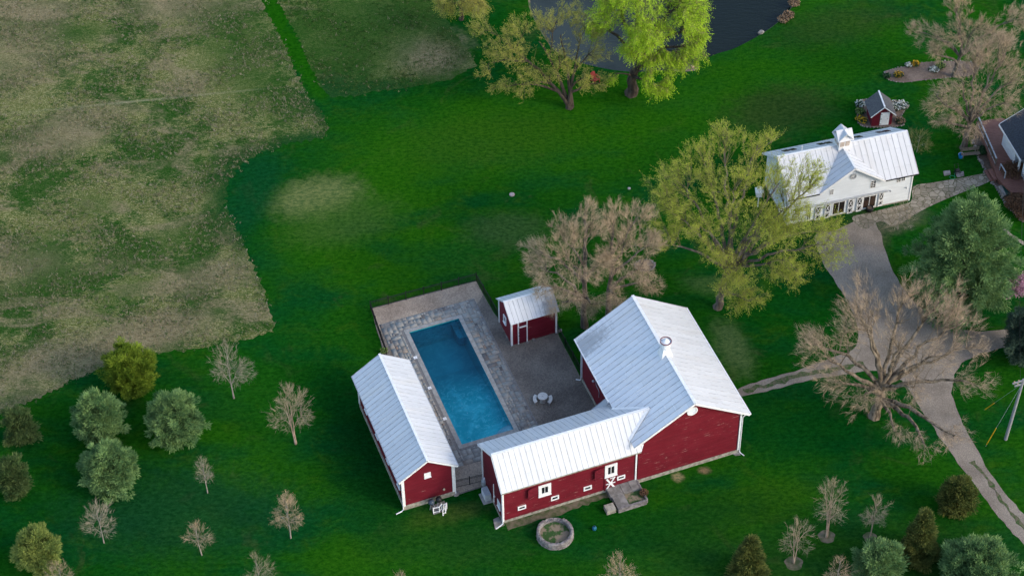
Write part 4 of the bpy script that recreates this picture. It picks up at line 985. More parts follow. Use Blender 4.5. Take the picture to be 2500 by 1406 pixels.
# ------------------------------------------------------------------ beds with stone edging
def bed(pxs, label, mat='mulch', seed=1, size=.14):
    sp_ = spline(PX(pxs), True, 5); ground_poly('mulch_bed', sp_, [], .014, M[mat])
    rn = random.Random(seed); P = densify(sp_, .3, .03, np.random.default_rng(seed))
    m = MB()
    c = np.mean(np.array(P), 0)
    for p in P:
        if rn.random() < .12: continue
        s_ = size * rn.uniform(.6, 1.2); n = 6; h = s_ * .55
        a0 = rn.random() * 6; lo = [(p[0] - c[0] + s_ * .6 * math.cos(a0 + 2 * PI * i / n) * rn.uniform(.8, 1.1), p[1] - c[1] + s_ * .6 * math.sin(a0 + 2 * PI * i / n) * rn.uniform(.8, 1.1)) for i in range(n)]
        m.prism(lo, 0, h)
    o = thing('stone_edging', label, 'edging', (c[0], c[1], 0)); build_each(m, 'stone', M['rock'], o); return o
bed([(2092, 262), (2098, 250), (2112, 243), (2132, 246), (2165, 246), (2200, 247), (2218, 258), (2205, 275), (2200, 290), (2206, 305), (2185, 310), (2150, 312), (2110, 310), (2094, 296)], 'ring of pale stones round the flower bed of the garden shed', seed=2)
bed([(2158, 182), (2168, 172), (2200, 165), (2240, 155), (2300, 150), (2370, 152), (2390, 168), (2370, 185), (2320, 190), (2260, 196), (2205, 202), (2170, 196)], 'stone edging round the long flower bed under the bare trees', seed=3)
bed([(1549, 648), (1562, 636), (1582, 634), (1597, 643), (1596, 655), (1580, 662), (1560, 660)], 'ring of pale stones round a small dark bed between the bare and green trees', seed=4)
flow = {'y': M['yellow'], 'w': simple('white_petals', (.7, .72, .66), .7, .2), 'l': simple('lime_leaves', (.25, .34, .08), .8, .4), 'd': simple('dark_leaves', (.02, .07, .02), .8, .4), 'p': simple('pink_petals', (.5, .22, .36), .7, .3), 'b': simple('brown_stems', (.16, .085, .045), .9, .4), 't': simple('tan_dry_stems', (.30, .20, .12), .9, .4)}
def clump(name, label, u, v, r_, h, col, n=160, seed=0, group=None, cat='plant', leaf=.1, col2='d', cz=.5):
    rg = np.random.default_rng(seed); P = G(u, v)
    t = thing(name, label, cat, (P[0], P[1], 0), 0, group)
    def cloud(n, lo, hi, sz):
        d = rg.normal(size=(n, 3)); d /= np.linalg.norm(d, axis=1)[:, None]; rr = rg.random(n) ** .5
        c = d * rr[:, None] * np.array([r_, r_, h * .5]) + np.array([0, 0, h * .5])
        c[:, 2] = np.clip(c[:, 2] * (hi - lo) + lo * h, .02, None)
        a = rg.normal(size=(n, 3)); a /= np.linalg.norm(a, axis=1)[:, None]; b = np.cross(a, rg.normal(size=(n, 3))); b /= np.linalg.norm(b, axis=1)[:, None]
        a *= sz; b *= sz
        V = np.stack([c - a * .5, c + b * .5, c + a * .5, c - b * .5], 1).reshape(-1, 3)
        return V, np.arange(4 * n).reshape(-1, 4)
    V, F = cloud(n, 0, 1, leaf * 1.3); mesh_np('leaves', V, [F], flow[col2], t)
    if col: V, F = cloud(n, .35, 1.05, leaf); mesh_np('blossom', V, [F], flow[col], t)
    return t
fl = [(2193, 186, .5, .4, 'y', 'bright yellow flowers at the left end of the long bed'), (2234, 159, .45, .4, 'y', 'yellow flowers at the upper edge of the long bed'), (2218, 162, .35, .35, 'w', 'white flowers beside the upper yellow ones in the long bed'),
      (2280, 173, .5, .3, 'w', 'low row of white flowers in the middle of the long bed'), (2296, 166, .5, .6, 'l', 'lime green shrub right of the white flowers in the long bed'), (2165, 188, .4, .3, None, 'dark green plants at the tip of the long bed'),
      (2185, 264, .7, .6, 'w', 'white flowering plants right of the garden shed roof'), (2202, 262, .6, .6, 'w', 'white flowers at the right edge of the garden shed bed'), (2100, 258, .55, .5, 'w', 'pale flowering plants left of the garden shed'), (2103, 296, .6, .4, 'y', 'yellow green plants at the lower left of the garden shed'),
      (2198, 298, .5, .35, 't', 'tan dry tuft at the lower right of the garden shed'), (2100, 275, .5, .35, 'l', 'green tuft beside the left wall of the garden shed')]
for i, (u, v, r_, h, c_, lb) in enumerate(fl): clump('flower_clump', lb, u, v, r_ * 1.2, h, c_, 130, i, 'plants in the flower beds', leaf=.15)

# ------------------------------------------------------------------ fences
def fence(p0, p1, label, h=1.15, step=1.9):
    a, b = np.array(p0), np.array(p1); L = np.linalg.norm(b - a); th = math.atan2(b[1] - a[1], b[0] - a[0])
    t = thing('metal_fence', label, 'fence', (a[0], a[1], 0), th, 'black metal fence round the pool yard')
    m = MB(); m.box((L / 2, 0, h - .08), (L, .035, .035)); m.box((L / 2, 0, h - .25), (L, .03, .03)); m.box((L / 2, 0, .15), (L, .03, .03)); m.build('rail', M['black'], t)
    m = MB(); x = .12
    while x < L: m.box((x, 0, h / 2), (.018, .018, h - .1)); x += .12
    m.build('pickets', M['black'], t)
    n = max(1, round(L / step))
    for i in range(n + 1):
        m = MB(); m.box((L * i / n, 0, h / 2 + .04), (.07, .07, h + .08)); m.build('post', M['black'], t)
c0, c1 = G(905, 755), G(1163, 686.5)
fence(G(944, 868), c0, 'black metal fence along the left side of the pool terrace')
fence(c0, c1, 'black metal fence along the far end of the pool terrace')
fence(c1, G(1217, 778), 'black metal fence between the far terrace corner and the red shed')
fence(G(1362, 812), G(1417, 912), 'black metal fence between the red shed and the largest barn')
fence(G(1108, 1192), G(1186, 1174), 'short black metal fence closing the gap between the two front barns')

# ------------------------------------------------------------------ concrete table and benches
tc = G(1325, 980)
t = thing('garden_table', 'round pale concrete table in the gravel yard', 'table', tc)
m = MB(); m.lathe([(0, .70), (.46, .70), (.48, .73), (.48, .79), (.46, .81), (0, .81)], n=36); m.build('tabletop', simple('pale_cast_stone', (.58, .56, .52), .85, .2, 6), t)
m = MB(); m.lathe([(.30, 0), (.30, .06), (.14, .12), (.12, .4), (.18, .66), (.2, .70)], n=20); m.build('pedestal', M['coping'], t, True)
m = MB(); m.lathe([(0, .815), (.035, .815)], n=10); m.build('parasol_hole', M['hole'], t)
for sgn, lb, ctr in ((-1, 'curved pale concrete bench on the left of the round table', PI), (1, 'curved pale concrete bench on the right of the round table', -.15)):
    b = thing('curved_bench', lb, 'bench', tc, 0, 'concrete benches round the table')
    m = MB(); arc = np.linspace(ctr - .62, ctr + .62, 12)
    poly = [(.92 * math.cos(a), .92 * math.sin(a)) for a in arc] + [(.60 * math.cos(a), .60 * math.sin(a)) for a in arc[::-1]]
    m.prism(poly, .38, .47); m.build('seat', bpy.data.materials['pale_cast_stone'], b)
    for a in (ctr - .48, ctr + .48):
        m = MB(); m.box((.76 * math.cos(a), .76 * math.sin(a), .19), (.26, .14, .38), a); m.build('leg', M['coping'], b)

# ------------------------------------------------------------------ round concrete ring (old silo base)
P0 = G(1355, 1306); ring = thing('silo_base', 'round weathered concrete silo base with grass inside', 'silo base', P0)
ro_, ri_ = 45.5 / PXM(P0), 36.5 / PXM(P0)
rn = random.Random(8); m = MB(); n = 72; rings = []
for j, (rad, z) in enumerate(((ro_ * 1.01, 0), (ro_, .42), (ro_ - .02, .62), (ro_ - .1, .68), (ri_ + .08, .67), (ri_, .6), (ri_, .05))):
    for i in range(n):
        a = 2 * PI * i / n; br = 1 if not (.35 * PI < a % (2 * PI) < .72 * PI) else .0
        zz = z if br else min(z, .38 + .12 * rn.random()) if j in (2, 3, 4, 5) else z
        q = rad + rn.uniform(-.02, .02); rings.append((q * math.cos(a), q * math.sin(a), zz + (rn.uniform(-.02, .02) if j else 0)))
m.add(rings, [(j * n + i, j * n + (i + 1) % n, (j + 1) * n + (i + 1) % n, (j + 1) * n + i) for j in range(6) for i in range(n)])
m.build('ring_wall', M['oldcon'], ring)
M['patchy'] = simple('patchy_grass_fill', (.035, .085, .02), .95, .4, 1.6, c2=(.24, .19, .13), lo=.45, hi=.6)
m = MB(); m.lathe([(0, .22), (ri_ + .03, .2)], n=40); m.build('infill', M['patchy'], ring)
t = thing('blue_canister', 'small round blue canister standing on the lawn beside the silo base', 'canister', G(1451, 1292))
m = MB(); m.lathe([(0, 0), (.17, .0), (.2, .1), (.2, .3), (.15, .4), (0, .42)], n=16); m.build('body', M['teal'], t, True)
m = MB(); m.lathe([(0, .48), (.05, .46), (.05, .41)], n=10); m.build('cap', M['black'], t)

# ------------------------------------------------------------------ loading platform
a, b, c_, d_ = [G(u, v) for u, v in ((1479, 1198), (1553, 1176), (1583, 1222), (1505, 1250))]
pth = TH; pf_, plc, _ = frame(a[0] / S, a[1] / S, TH)
ox = plc(G(1480, 1200))[0]; A_ = plc(a); B_ = plc(b); C_ = plc(G(1580, 1226)); D_ = plc(G(1504, 1250))
plat = thing('loading_platform', 'cracked concrete loading platform with sunken planting bed outside the stable door', 'platform', (a[0], a[1], 0), TH)
x0, x1 = 0, B_[0]; y1, y0 = -.06, D_[1]; h = .5; xm, ym = x1 * .42, y0 * .45
m = MB(); g = .02
def bxr(m, xa, xb, ya, yb, za, zb): m.box(((xa + xb) / 2, (ya + yb) / 2, (za + zb) / 2), (xb - xa, yb - ya, zb - za))
bxr(m, x0, xm - g, ym, y1, 0, h); bxr(m, x0 + .1, xm - g, y0 + .05, ym - g, 0, h - .03); bxr(m, xm + g, x1 * .70, ym, y1, 0, h - .01); bxr(m, x1 * .70 + g, x1 - .12, ym, y1, 0, h + .01)
m.build('slab', M['slabcon'], plat)
m = MB(); bxr(m, x1 - .10, x1 + .05, y0, y1, 0, h + .04); bxr(m, x0 + .1, x1 - .12, y0 - .18, y0 + .03, 0, h + .02); m.build('kerb', M['oldcon'], plat)
m = MB(); bxr(m, xm + g, x1 - .12, y0 + .04, ym - g, 0, h * .55); m.build('bed', M['patchy'], plat)
# step block
t = thing('concrete_block', 'rectangular pale concrete step block at the left corner of the loading platform', 'block', G(1487, 1250), TH)
m = MB(); m.prism([(-.3, -.25), (.58, -.25), (.58, .55), (-.3, .55)], 0, .52); m.build('block', M['concrete'], t)
t = clump('purple_shrub', 'twiggy purple-brown shrub growing in the platform bed', 1572, 1212, .45, .6, 'b', 260, 77, leaf=.08, cat='shrub', col2='b'); t.location.z = .25
strip('dirt_strip', [(1236, 1283), (1300, 1266), (1380, 1240), (1440, 1218), (1482, 1204)], .85, .009, M['dirtg'], .09)

# ------------------------------------------------------------------ grills and white rail frame by the left barn
flat('grill_pad', 'grey paving pad under the grills and white railing at the pool barn', [(1052, 1235), (1085, 1222), (1091, 1245), (1058, 1256)], .05, 'slabcon', 'paving')
t = thing('kettle_grill', 'blue-grey lidded kettle grill on the pad, left of two', 'grill', G(1054, 1238), 0, 'kettle grills by the pool barn')
def kettle(t, mat, big=1.):
    m = MB(); m.lathe([(0, 1.05 * big), (.12, 1.03 * big), (.25, .93 * big), (.31, .8 * big), (.31, .76 * big)], n=20); m.build('lid', mat, t, True)
    m = MB(); m.lathe([(.3, .76 * big), (.27, .62 * big), (.12, .5 * big), (0, .48 * big)], n=20); m.build('bowl', mat, t, True)
    for k_ in range(3):
        a = k_ * 2 * PI / 3; m = MB(); m.tube([(.1 * math.cos(a), .1 * math.sin(a), .55 * big), (.33 * math.cos(a), .33 * math.sin(a), 0)], .018, 6); m.build('leg', M['grey'], t)
    m = MB(); m.box((0, 0, 1.09 * big), (.14, .04, .05)); m.build('handle', M['black'], t)
kettle(t, simple('slate_blue_enamel', (.05, .07, .10), .35, .2))
t = thing('kettle_grill', 'large black ceramic grill on the pad, right of two', 'grill', G(1072, 1233), 0, 'kettle grills by the pool barn'); kettle(t, M['black'], 1.15)
t = thing('white_railing', 'white painted railing folded round the grill pad', 'railing', G(1075, 1240), TH)
t_l = lambda u, v, z: (lambda q: (q[0], q[1], z))(frame(G(1075, 1240)[0] / S, G(1075, 1240)[1] / S, TH)[1](G(u, v, z)))
pp = [(1057, 1239), (1077, 1233), (1077, 1227)]
m = MB()
ppA = [t_l(1058, 1240, .75), t_l(1072, 1237, .75), t_l(1078, 1230, .75)]; ppB = [t_l(1083, 1232, .75), t_l(1090, 1228, .75), t_l(1087, 1239, .75), t_l(1081, 1245, .75)]
for Q in (ppA, ppB):
    for i in range(len(Q) - 1): m.bar(Q[i], Q[i + 1], .07, .06)
m.build('top_rail', M['white'], t)
m = MB(); 
for Q in (ppA, ppB):
    for i in range(len(Q) - 1): m.bar((Q[i][0], Q[i][1], .15), (Q[i + 1][0], Q[i + 1][1], .15), .06, .06)
m.build('bottom_rail', M['white'], t)
for q in ppA + ppB:
    m = MB(); m.box((q[0], q[1], .4), (.08, .08, .8)); m.build('post', M['white'], t)
# propane tank and equipment by the wing end
t = thing('air_conditioner', 'grey boxed air conditioner standing on a slab at the wing end wall', 'air conditioner', G(1186, 1216), TH)
m = MB(); m.box((0, 0, .04), (.9, 1.3, .08)); m.build('slab', M['coping'], t)
m = MB(); m.box((.1, .1, .5), (.55, 1.05, .82)); m.build('case', M['grey'], t)
m = MB(); 
for k_ in range(7): m.box((-.19, .1, .2 + k_ * .1), (.03, .95, .03))
m.build('grille', M['white'], t)
t = thing('gas_tank', 'round grey gas tank beside the fence gate post', 'tank', G(1182, 1183))
m = MB(); m.lathe([(0, 0), (.24, 0), (.26, .1), (.26, .6), (.2, .78), (0, .85)], n=20); m.build('tank', M['grey'], t, True)
m = MB(); m.lathe([(0, 1.0), (.09, .98), (.09, .82)], n=12); m.build('valve_cap', M['white'], t)
t = thing('foundation_rock', 'dark round rock at the foundation corner of the pool barn', 'stone', G(1113, 1205))
m = MB(); m.lathe([(0, .28), (.2, .24), (.32, .08), (.33, 0)], n=9); m.build('rock', M['oldcon'], t)
t = thing('well_cover', 'pale round concrete well cover alone on the open lawn', 'well cover', G(1250, 476))
m = MB(); m.lathe([(.28, 0), (.28, .1), (.25, .12), (0, .13)], n=24); m.build('cover', simple('pinkish_concrete', (.38, .31, .29), .9), t)
m = MB(); m.box((0, 0, .14), (.18, .05, .03)); m.build('handle', M['grey'], t)
t = thing('well_cover', 'tiny grey stone disc in the lawn left of the yellow-green tree', 'well cover', G(1536, 461))
m = MB(); m.lathe([(.16, 0), (.16, .08), (0, .1)], n=14); m.build('cover', M['coping'], t)

# red lawn chair
t = thing('lawn_chair', 'red slatted lawn chair under the branches beside the willow', 'chair', G(1453, 199), .6)
for i in range(5):
    m = MB(); x = -.24 + i * .12; m.bar((x, .18, .35), (x, .55, 1.05 - abs(i - 2) * .05), .1, .025, (0, -1, 0)); m.build('back_slat', M['redpaint'], t)
m = MB()
for i in range(5): m.box((0, -.35 + i * .12, .40 - i * .02), (.56, .105, .025))
m.build('seat', M['redpaint'], t)
for sx in (-1, 1):
    m = MB(); m.box((sx * .36, -.08, .62), (.14, .75, .03)); m.build('armrest', M['redpaint'], t)
    m = MB(); m.box((sx * .31, -.38, .31), (.05, .1, .62)); m.build('leg', M['redpaint'], t)
    m = MB(); m.bar((sx * .31, -.4, .35), (sx * .31, .5, .05), .05, .12); m.build('leg', M['redpaint'], t)
def rock(label, u, v, r_, seed, mat='rock', group=None, name='boulder'):
    t = thing(name, label, 'rock', G(u, v), seed * .7, group); rn = random.Random(seed)
    bm = bmesh.new(); bmesh.ops.create_icosphere(bm, subdivisions=2, radius=r_)
    for vtx in bm.verts: vtx.co = Vector((vtx.co.x * 1.4, vtx.co.y, vtx.co.z * .8)) * rn.uniform(.85, 1.12)
    me = bpy.data.meshes.new('stone'); bm.to_mesh(me); bm.free(); me.materials.append(M[mat]); o = bpy.data.objects.new('stone', me); COL.objects.link(o); o.parent = t
M['tanrock'] = simple('tan_boulder', (.36, .24, .17), .9, .4, 3)
rock('left of two tan boulders at the pond edge by the willow', 1665, 163, .35, 1, 'tanrock', 'boulders at the pond edge'); rock('right of two tan boulders at the pond edge by the willow', 1690, 161, .32, 2, 'tanrock', 'boulders at the pond edge')
ground_poly('mulch_bed', spline(PX([(1640, 172), (1650, 160), (1690, 153), (1705, 160), (1700, 172), (1665, 176)]), True, 4), [], .012, M['soil'])
rock('pale stone cluster on the shore halfway up the pond edge', 1858, 80, .3, 5); 
# reeds on the shore
for i, (u, v, lb) in enumerate(((1925, 42, 'dry tan reeds on the right shore of the pond'), (1912, 52, 'second dry reed clump down the right pond shore'), (1938, 12, 'reed clump at the top of the pond shore'))):
    clump('reed_clump', lb, u, v, .7, .6, 't', 220, 40 + i, 'reed clumps on the pond shore', leaf=.16, col2='t')

# ------------------------------------------------------------------ items near the house
t = thing('garden_bench', 'weathered timber bench under the bare tree near the deck', 'bench', G(2368, 382), .12)
m = MB(); [m.box((0, -.22 + j * .16, .45), (2.0, .13, .04)) for j in range(3)]; m.build('seat', M['wood'], t)
m = MB(); [m.box((0, .32, .62 + j * .16), (2.0, .03, .12)) for j in range(3)]; m.build('backrest', M['wood'], t)
for x in (-.85, .85):
    for y in (-.22, .3):
        m = MB(); m.box((x, y, .22 if y < 0 else .5), (.09, .09, .44 if y < 0 else 1.0)); m.build('leg', M['wood'], t)
t = thing('blue_bucket', 'bright blue open bucket left of the timber bench', 'bucket', G(2345, 385))
m = MB(); m.lathe([(0, .02), (.2, .02), (.2, 0), (.28, .42), (.3, .42), (.3, .45), (.26, .45), (.19, .04), (0, .04)], n=20); m.build('shell', M['blue'], t)
m = MB(); m.tube([(-.27, 0, .44), (-.2, .15, .5), (0, .24, .54), (.2, .15, .5), (.27, 0, .44)], .012, 5); m.build('handle', M['white'], t)
flat('paving_slab', 'rectangular grey-pink paving slab in the grass by the flagstone path', [(2303, 419), (2319, 417), (2321, 427), (2305, 430)], .07, 'slabcon', 'slab')
flat('paving_slab', 'dark square slab under the black hose cart', [(2332, 423), (2352, 419), (2354, 430), (2337, 434)], .05, 'oldcon', 'slab')
t = thing('hose_cart', 'black hose cart on the dark slab by the flagstone path', 'hose cart', G(2336, 424), .3)
for x in (-.25, .25):
    m = MB(); m.tube([(x, math.cos(a) * .22, .24 + math.sin(a) * .22) for a in np.linspace(0, 2 * PI, 13)], .035, 6, cap=False); m.build('wheel', M['black'], t)
m = MB(); m.tube([(-.2, 0, .45), (.2, 0, .45)], .2, 14); m.build('reel', M['black'], t)
m = MB(); m.tube([(-.22, .05, .3), (-.22, .45, .95), (.22, .45, .95), (.22, .05, .3)], .025, 6); m.build('handle', M['black'], t)
t = thing('garden_hose', 'coiled green garden hose at the path edge', 'hose', G(2325, 434, .03))
m = MB(); pts = [(.27 * math.cos(a), .27 * math.sin(a), .02 + .02 * a / 6) for a in np.linspace(0, 4 * PI, 44)] + [(.3, .5, .02), (.5, .9, .05), (.55, 1.0, .3)]
m.tube(pts, .022, 5, cap=False); m.build('coil', M['hose'], t, True)

# house, deck
DZ = .75
dk = thing('deck', 'red-brown timber deck with railing and steps beside the house', 'deck', (0, 0, 0))
DP = [G(u, v, DZ) for u, v in ((2384, 298), (2446, 288), (2560, 330), (2560, 470), (2470, 470), (2436, 436))]
dc = DP[0]; dk.location = (dc[0], dc[1], 0)
m = MB(); poly = [(p[0] - dc[0], p[1] - dc[1]) for p in DP]
ar = sum(poly[i - 1][0] * poly[i][1] - poly[i][0] * poly[i - 1][1] for i in range(len(poly)))
if ar < 0: poly = poly[::-1]
m.prism(poly, DZ - .22, DZ); m.prism([(p[0] * .985 + .1, p[1] * .985) for p in poly], 0, DZ - .23); m.build('platform', M['deckwood'], dk)
def rel(P, z): return (P[0] - dc[0], P[1] - dc[1], z)
Q0, Q1 = G(2386, 302, DZ), G(2430, 404, DZ); n = 5
m = MB(); m.bar(rel(Q0, DZ + .95), rel(Q1, DZ + .95), .14, .05); m.bar(rel(Q0, DZ + .15), rel(Q1, DZ + .15), .06, .04)
build_each(m, 'handrail', M['grey'], dk)
m = MB()
for i in range(46):
    p = Q0 + (Q1 - Q0) * i / 45; m.bar(rel(p, DZ + .1), rel(p, DZ + .93), .03, .03)
m.build('balusters', M['wood'], dk)
for i in range(n + 1):
    p = Q0 + (Q1 - Q0) * i / n; m = MB(); m.bar(rel(p, DZ), rel(p, DZ + .98), .1, .1); m.build('post', M['wood'], dk)
Q2, Q3 = G(2440, 416, DZ), G(2452, 436, DZ); m = MB(); m.bar(rel(Q2, DZ + .9), rel(Q3, DZ + .9), .12, .05); m.bar(rel(Q2, DZ), rel(Q2, DZ + .9), .09, .09); m.bar(rel(Q3, DZ), rel(Q3, DZ + .9), .09, .09); build_each(m, 'handrail', M['grey'], dk)
for i, z in enumerate((.5, .25)):
    a = G(2417 - i * 9, 413 + i * 2, z); b = G(2432 - i * 9, 439 + i * 2, z); m = MB(); m.bar(rel(a, z - .03), rel(b, z - .03), .5, .07); m.bar(rel(a, z / 2 - .03), rel(b, z / 2 - .03), .06, z - .08); m.build('step', M['deckwood'], dk)
ez = 3.3
E0, E1 = G(2441, 305, ez), G(2494, 392, ez); d = E1 - E0; hth = math.atan2(d[1], d[0]); HL_ = np.linalg.norm(d)
hw_, hl_, hO = frame(E0[0] / S, E0[1] / S, hth)
house = thing('house', 'white house with dark slate roof at the right edge, porch opening onto the deck', 'house', hO, hth)
# local x runs along the eave towards the camera; +y is to the right (east)
HWd = 7.5
m = MB(); wy = .45
vs_w = [(.35, wy), (HL_ * .62, wy), (HL_ * .62, wy + 1.6), (HL_ + 1, wy + 1.6), (HL_ + 1, HWd), (.35, HWd)]
m.prism(vs_w, DZ, ez - .02); m.add([(.35, wy, ez - .02), (.35, HWd, ez - .02), (.35, HWd / 2, ez + 2.1)], [(0, 1, 2)]); m.build('wall', M['whites'], house)
m = MB(); m.prism([(.4, wy + .05), (HL_ + 1, wy + .05), (HL_ + 1, HWd - .1), (.4, HWd - .1)], 0, DZ - .01); m.build('foundation', M['rock'], house)
m = MB(); slope(m, [(0, 0, ez), (HL_, 0, ez), (HL_, HWd / 2, ez + 2.3), (0, HWd / 2, ez + 2.3)], .12, ribs=False)
slope(m, [(0, HWd, ez), (HL_, HWd, ez), (HL_, HWd / 2, ez + 2.3), (0, HWd / 2, ez + 2.3)], .12, ribs=False); m.build('roof', M['slate'], house)
m = MB(); m.bar((0, -.06, ez - .02), (HL_, -.06, ez - .02), .14, .2); m.bar((-.04, 0, ez), (-.04, HWd / 2, ez + 2.3), .1, .2); m.bar((-.04, HWd, ez), (-.04, HWd / 2, ez + 2.3), .1, .2); build_each(m, 'gutter', M['white'], house)
for x in (HL_ * .82,):
    m = MB(); m.bar((x, wy, DZ), (x, wy, ez), .18, .18); m.bar((x, wy, ez - .5), (x - .4, wy, ez - .02), .08, .08); m.build('porch_column', M['white'], house)
# two-storey front block
b0 = G(2482, 478); 
x0 = hl_(b0)[0]
m = MB(); bxr(m, HL_ - .4, HL_ + 7, .55, 6.5, .3, 5.6); fb = m.build('wall', M['whites'], house); fb['label'] = 'front two-storey block'
m = MB(); bxr(m, HL_ - .6, HL_ + 7.2, .30, 6.7, 5.6, 5.8); m.build('cornice', M['white'], house)
m = MB(); slope(m, [(HL_ - .6, .3, 5.8), (HL_ + 7.2, .3, 5.8), (HL_ + 7.2, 3.5, 7.4), (HL_ - .6, 3.5, 7.4)], .1, ribs=False); slope(m, [(HL_ - .6, 6.7, 5.8), (HL_ + 7.2, 6.7, 5.8), (HL_ + 7.2, 3.5, 7.4), (HL_ - .6, 3.5, 7.4)], .1, ribs=False); m.build('roof', M['slate'], house)
for x, z in ((HL_ + 1.2, 1.9), (HL_ + 3.4, 1.9), (HL_ + 1.2, 4.3), (HL_ + 3.4, 4.3)):
    window(house, (x, .55, z), .95, 1.6, 'F', fr=.09, mull=(2, 2), depth=.06)
    m = MB(); m.box((x - .75, .51, z), (.38, .05, 1.5)); m.box((x + .75, .51, z), (.38, .05, 1.5)); m.build('shutter', simple('barn_red_shutter', (.16, .02, .03)), house)
flat('cellar_hatch', 'dark green cellar hatch in front of the house', [(2444, 459), (2484, 448), (2500, 462), (2500, 474), (2455, 482)], .35, 'green', 'hatch')
flat('stone_cheek', 'low pale stone wall beside the green cellar hatch', [(2436, 462), (2443, 458), (2455, 483), (2448, 487)], .42, 'rock', 'wall')
bedP = [(2392, 335), (2398, 330), (2420, 400), (2436, 436), (2430, 440)]
for nm, pxs, lb, sd_ in (('a', [(2376, 345), (2388, 385), (2400, 405), (2406, 425)], 'line of small pale stones along the foot of the deck', 5), ('b', [(2420, 442), (2432, 460), (2450, 490), (2475, 520), (2500, 545)], 'line of pale stones edging the bed by the house front', 6)):
    rn = random.Random(sd_); P = densify(spline(PX(pxs), False, 5), .3, .05, np.random.default_rng(sd_), False); c = np.mean(np.array(P), 0); m = MB()
    for p in P:
        s_ = rn.uniform(.1, .2); m.prism([(p[0] - c[0] + s_ * math.cos(a), p[1] - c[1] + s_ * .8 * math.sin(a)) for a in np.linspace(0, 2 * PI, 7)[:-1]], 0, s_ * .9)
    o = thing('stone_edging', lb, 'edging', (c[0], c[1], 0)); build_each(m, 'stone', M['rock'], o)
ground_poly('mulch_bed', PX([(2376, 343), (2384, 300), (2436, 436), (2422, 442), (2408, 425), (2398, 400), (2388, 380)]), [], .013, M['mulch'])
ground_poly('mulch_bed', PX([(2424, 446), (2445, 440), (2520, 440), (2520, 560), (2490, 535), (2455, 495)]), [], .013, M['mulch'])
for i, (u, v, r_, h, c_, lb) in enumerate(((2470, 432, 1.5, 1.5, 'b', 'brown leafless shrub between the deck steps and the hatch'), (2478, 505, 1.3, 1.2, 'b', 'rusty brown shrub below the green hatch'), (2500, 530, 1.2, 1.2, 'b', 'dark brown shrub at the right frame edge by the house'), (2396, 372, .7, .6, None, 'dark green low plants at the foot of the deck'))):
    clump('shrub', lb, u, v, r_, h, c_, 900, 60 + i, 'shrubs round the house', 'shrub', .12, 'b' if c_ else 'd')

# ------------------------------------------------------------------ utility pole
pb = G(2455, 1072); ph = VZ(pb, 926)
# pole leans as seen; find top so that it projects to (2499,926)
up_ = thing('utility_pole', 'tall grey wooden utility pole with crossarms and guy wires at the right edge', 'utility pole', pb)
tp = G(2499, 926, ph); lean = (tp - pb); lean[2] = ph
m = MB(); m.tube([(0, 0, 0), tuple(lean * .5), tuple(lean)], [.17, .15, .12], 10); m.build('pole', M['polewood'], up_)
for i, f in enumerate((.985, .93)):
    q = lean * f; m = MB(); m.box(tuple(q), (2.2 - i * .6, .12, .12), .35); m.build('crossarm', M['polewood'], up_)
    for x in (-.95, -.5, .5, .95):
        if i and abs(x) > .9: continue
        m = MB(); m.lathe([(.03, 0), (.03, .08), (.07, .1), (.07, .15), (.04, .2), (0, .22)], (q[0] + x * math.cos(.35), q[1] + x * math.sin(.35), q[2] + .06), 8); m.build('insulator', simple('tan_ceramic', (.45, .3, .2), .4) if 'tan_ceramic' not in bpy.data.materials else bpy.data.materials['tan_ceramic'], up_)
for (u0, v0, u1, v1, lb) in ((2402, 1001, 2429, 982, ''), (2406, 1089, 2434, 1045, '')):
    g_ = G(u0, v0) - pb; m = MB(); e_ = lean * .93; m.tube([tuple(g_), tuple(e_)], .012, 4); gw = m.build('guy_wire', M['grey'], up_)
    L = np.linalg.norm(e_ - g_); m = MB(); m.tube([tuple(g_ + (e_ - g_) * .03), tuple(g_ + (e_ - g_) * min(.4, 2.4 / L))], .045, 6); m.build('guy_guard', M['yellow'], gw)
m = MB(); q = lean * .99; 
w0 = np.array(q) + np.array([-.3, 0, .2])
pts = [w0 + np.array([t_ * 6, t_ * 30, -1.6 * math.sin(PI * t_)]) for t_ in np.linspace(0, 1, 14)]
m.tube(pts, .015, 4); pwire = m.build('power_line', M['black']); pwire.location = pb; tag(pwire, 'thin overhead wire running back from the top of the utility pole', 'wire')

# ------------------------------------------------------------------ trees
def barkmat(name, c, c2): return simple(name, c, .9, .3, 3, .1, c2=c2, stretch=(1, 1, .3))
B_grey = barkmat('grey_bark', (.17, .145, .12), (.075, .062, .05)); B_dark = barkmat('dark_bark', (.095, .072, .056), (.045, .035, .028))
B_pale = barkmat('pale_flaky_bark', (.26, .205, .145), (.07, .054, .038)); B_birch = barkmat('pinkish_birch_bark', (.46, .34, .26), (.22, .16, .12)); B_sap = barkmat('sapling_bark', (.33, .30, .26), (.18, .16, .13))
def twigmat(name, lo, hi): return tintmat(name, [(0, lo), (1, hi)], .9, .05)
T_tan = twigmat('tan_twigs', (.20, .15, .10), (.70, .52, .34)); T_grey = twigmat('grey_twigs', (.24, .20, .145), (.52, .44, .32)); T_birch = twigmat('birch_twigs', (.26, .21, .14), (.48, .40, .27)); T_olive = twigmat('olive_twigs', (.17, .16, .06), (.36, .33, .13)); T_brown = twigmat('brown_twigs', (.22, .165, .11), (.72, .55, .36))
def leafmat(name, lo, hi, tr=.3): return tintmat(name, [(0, lo), (1, hi)], .75, .15, tr)
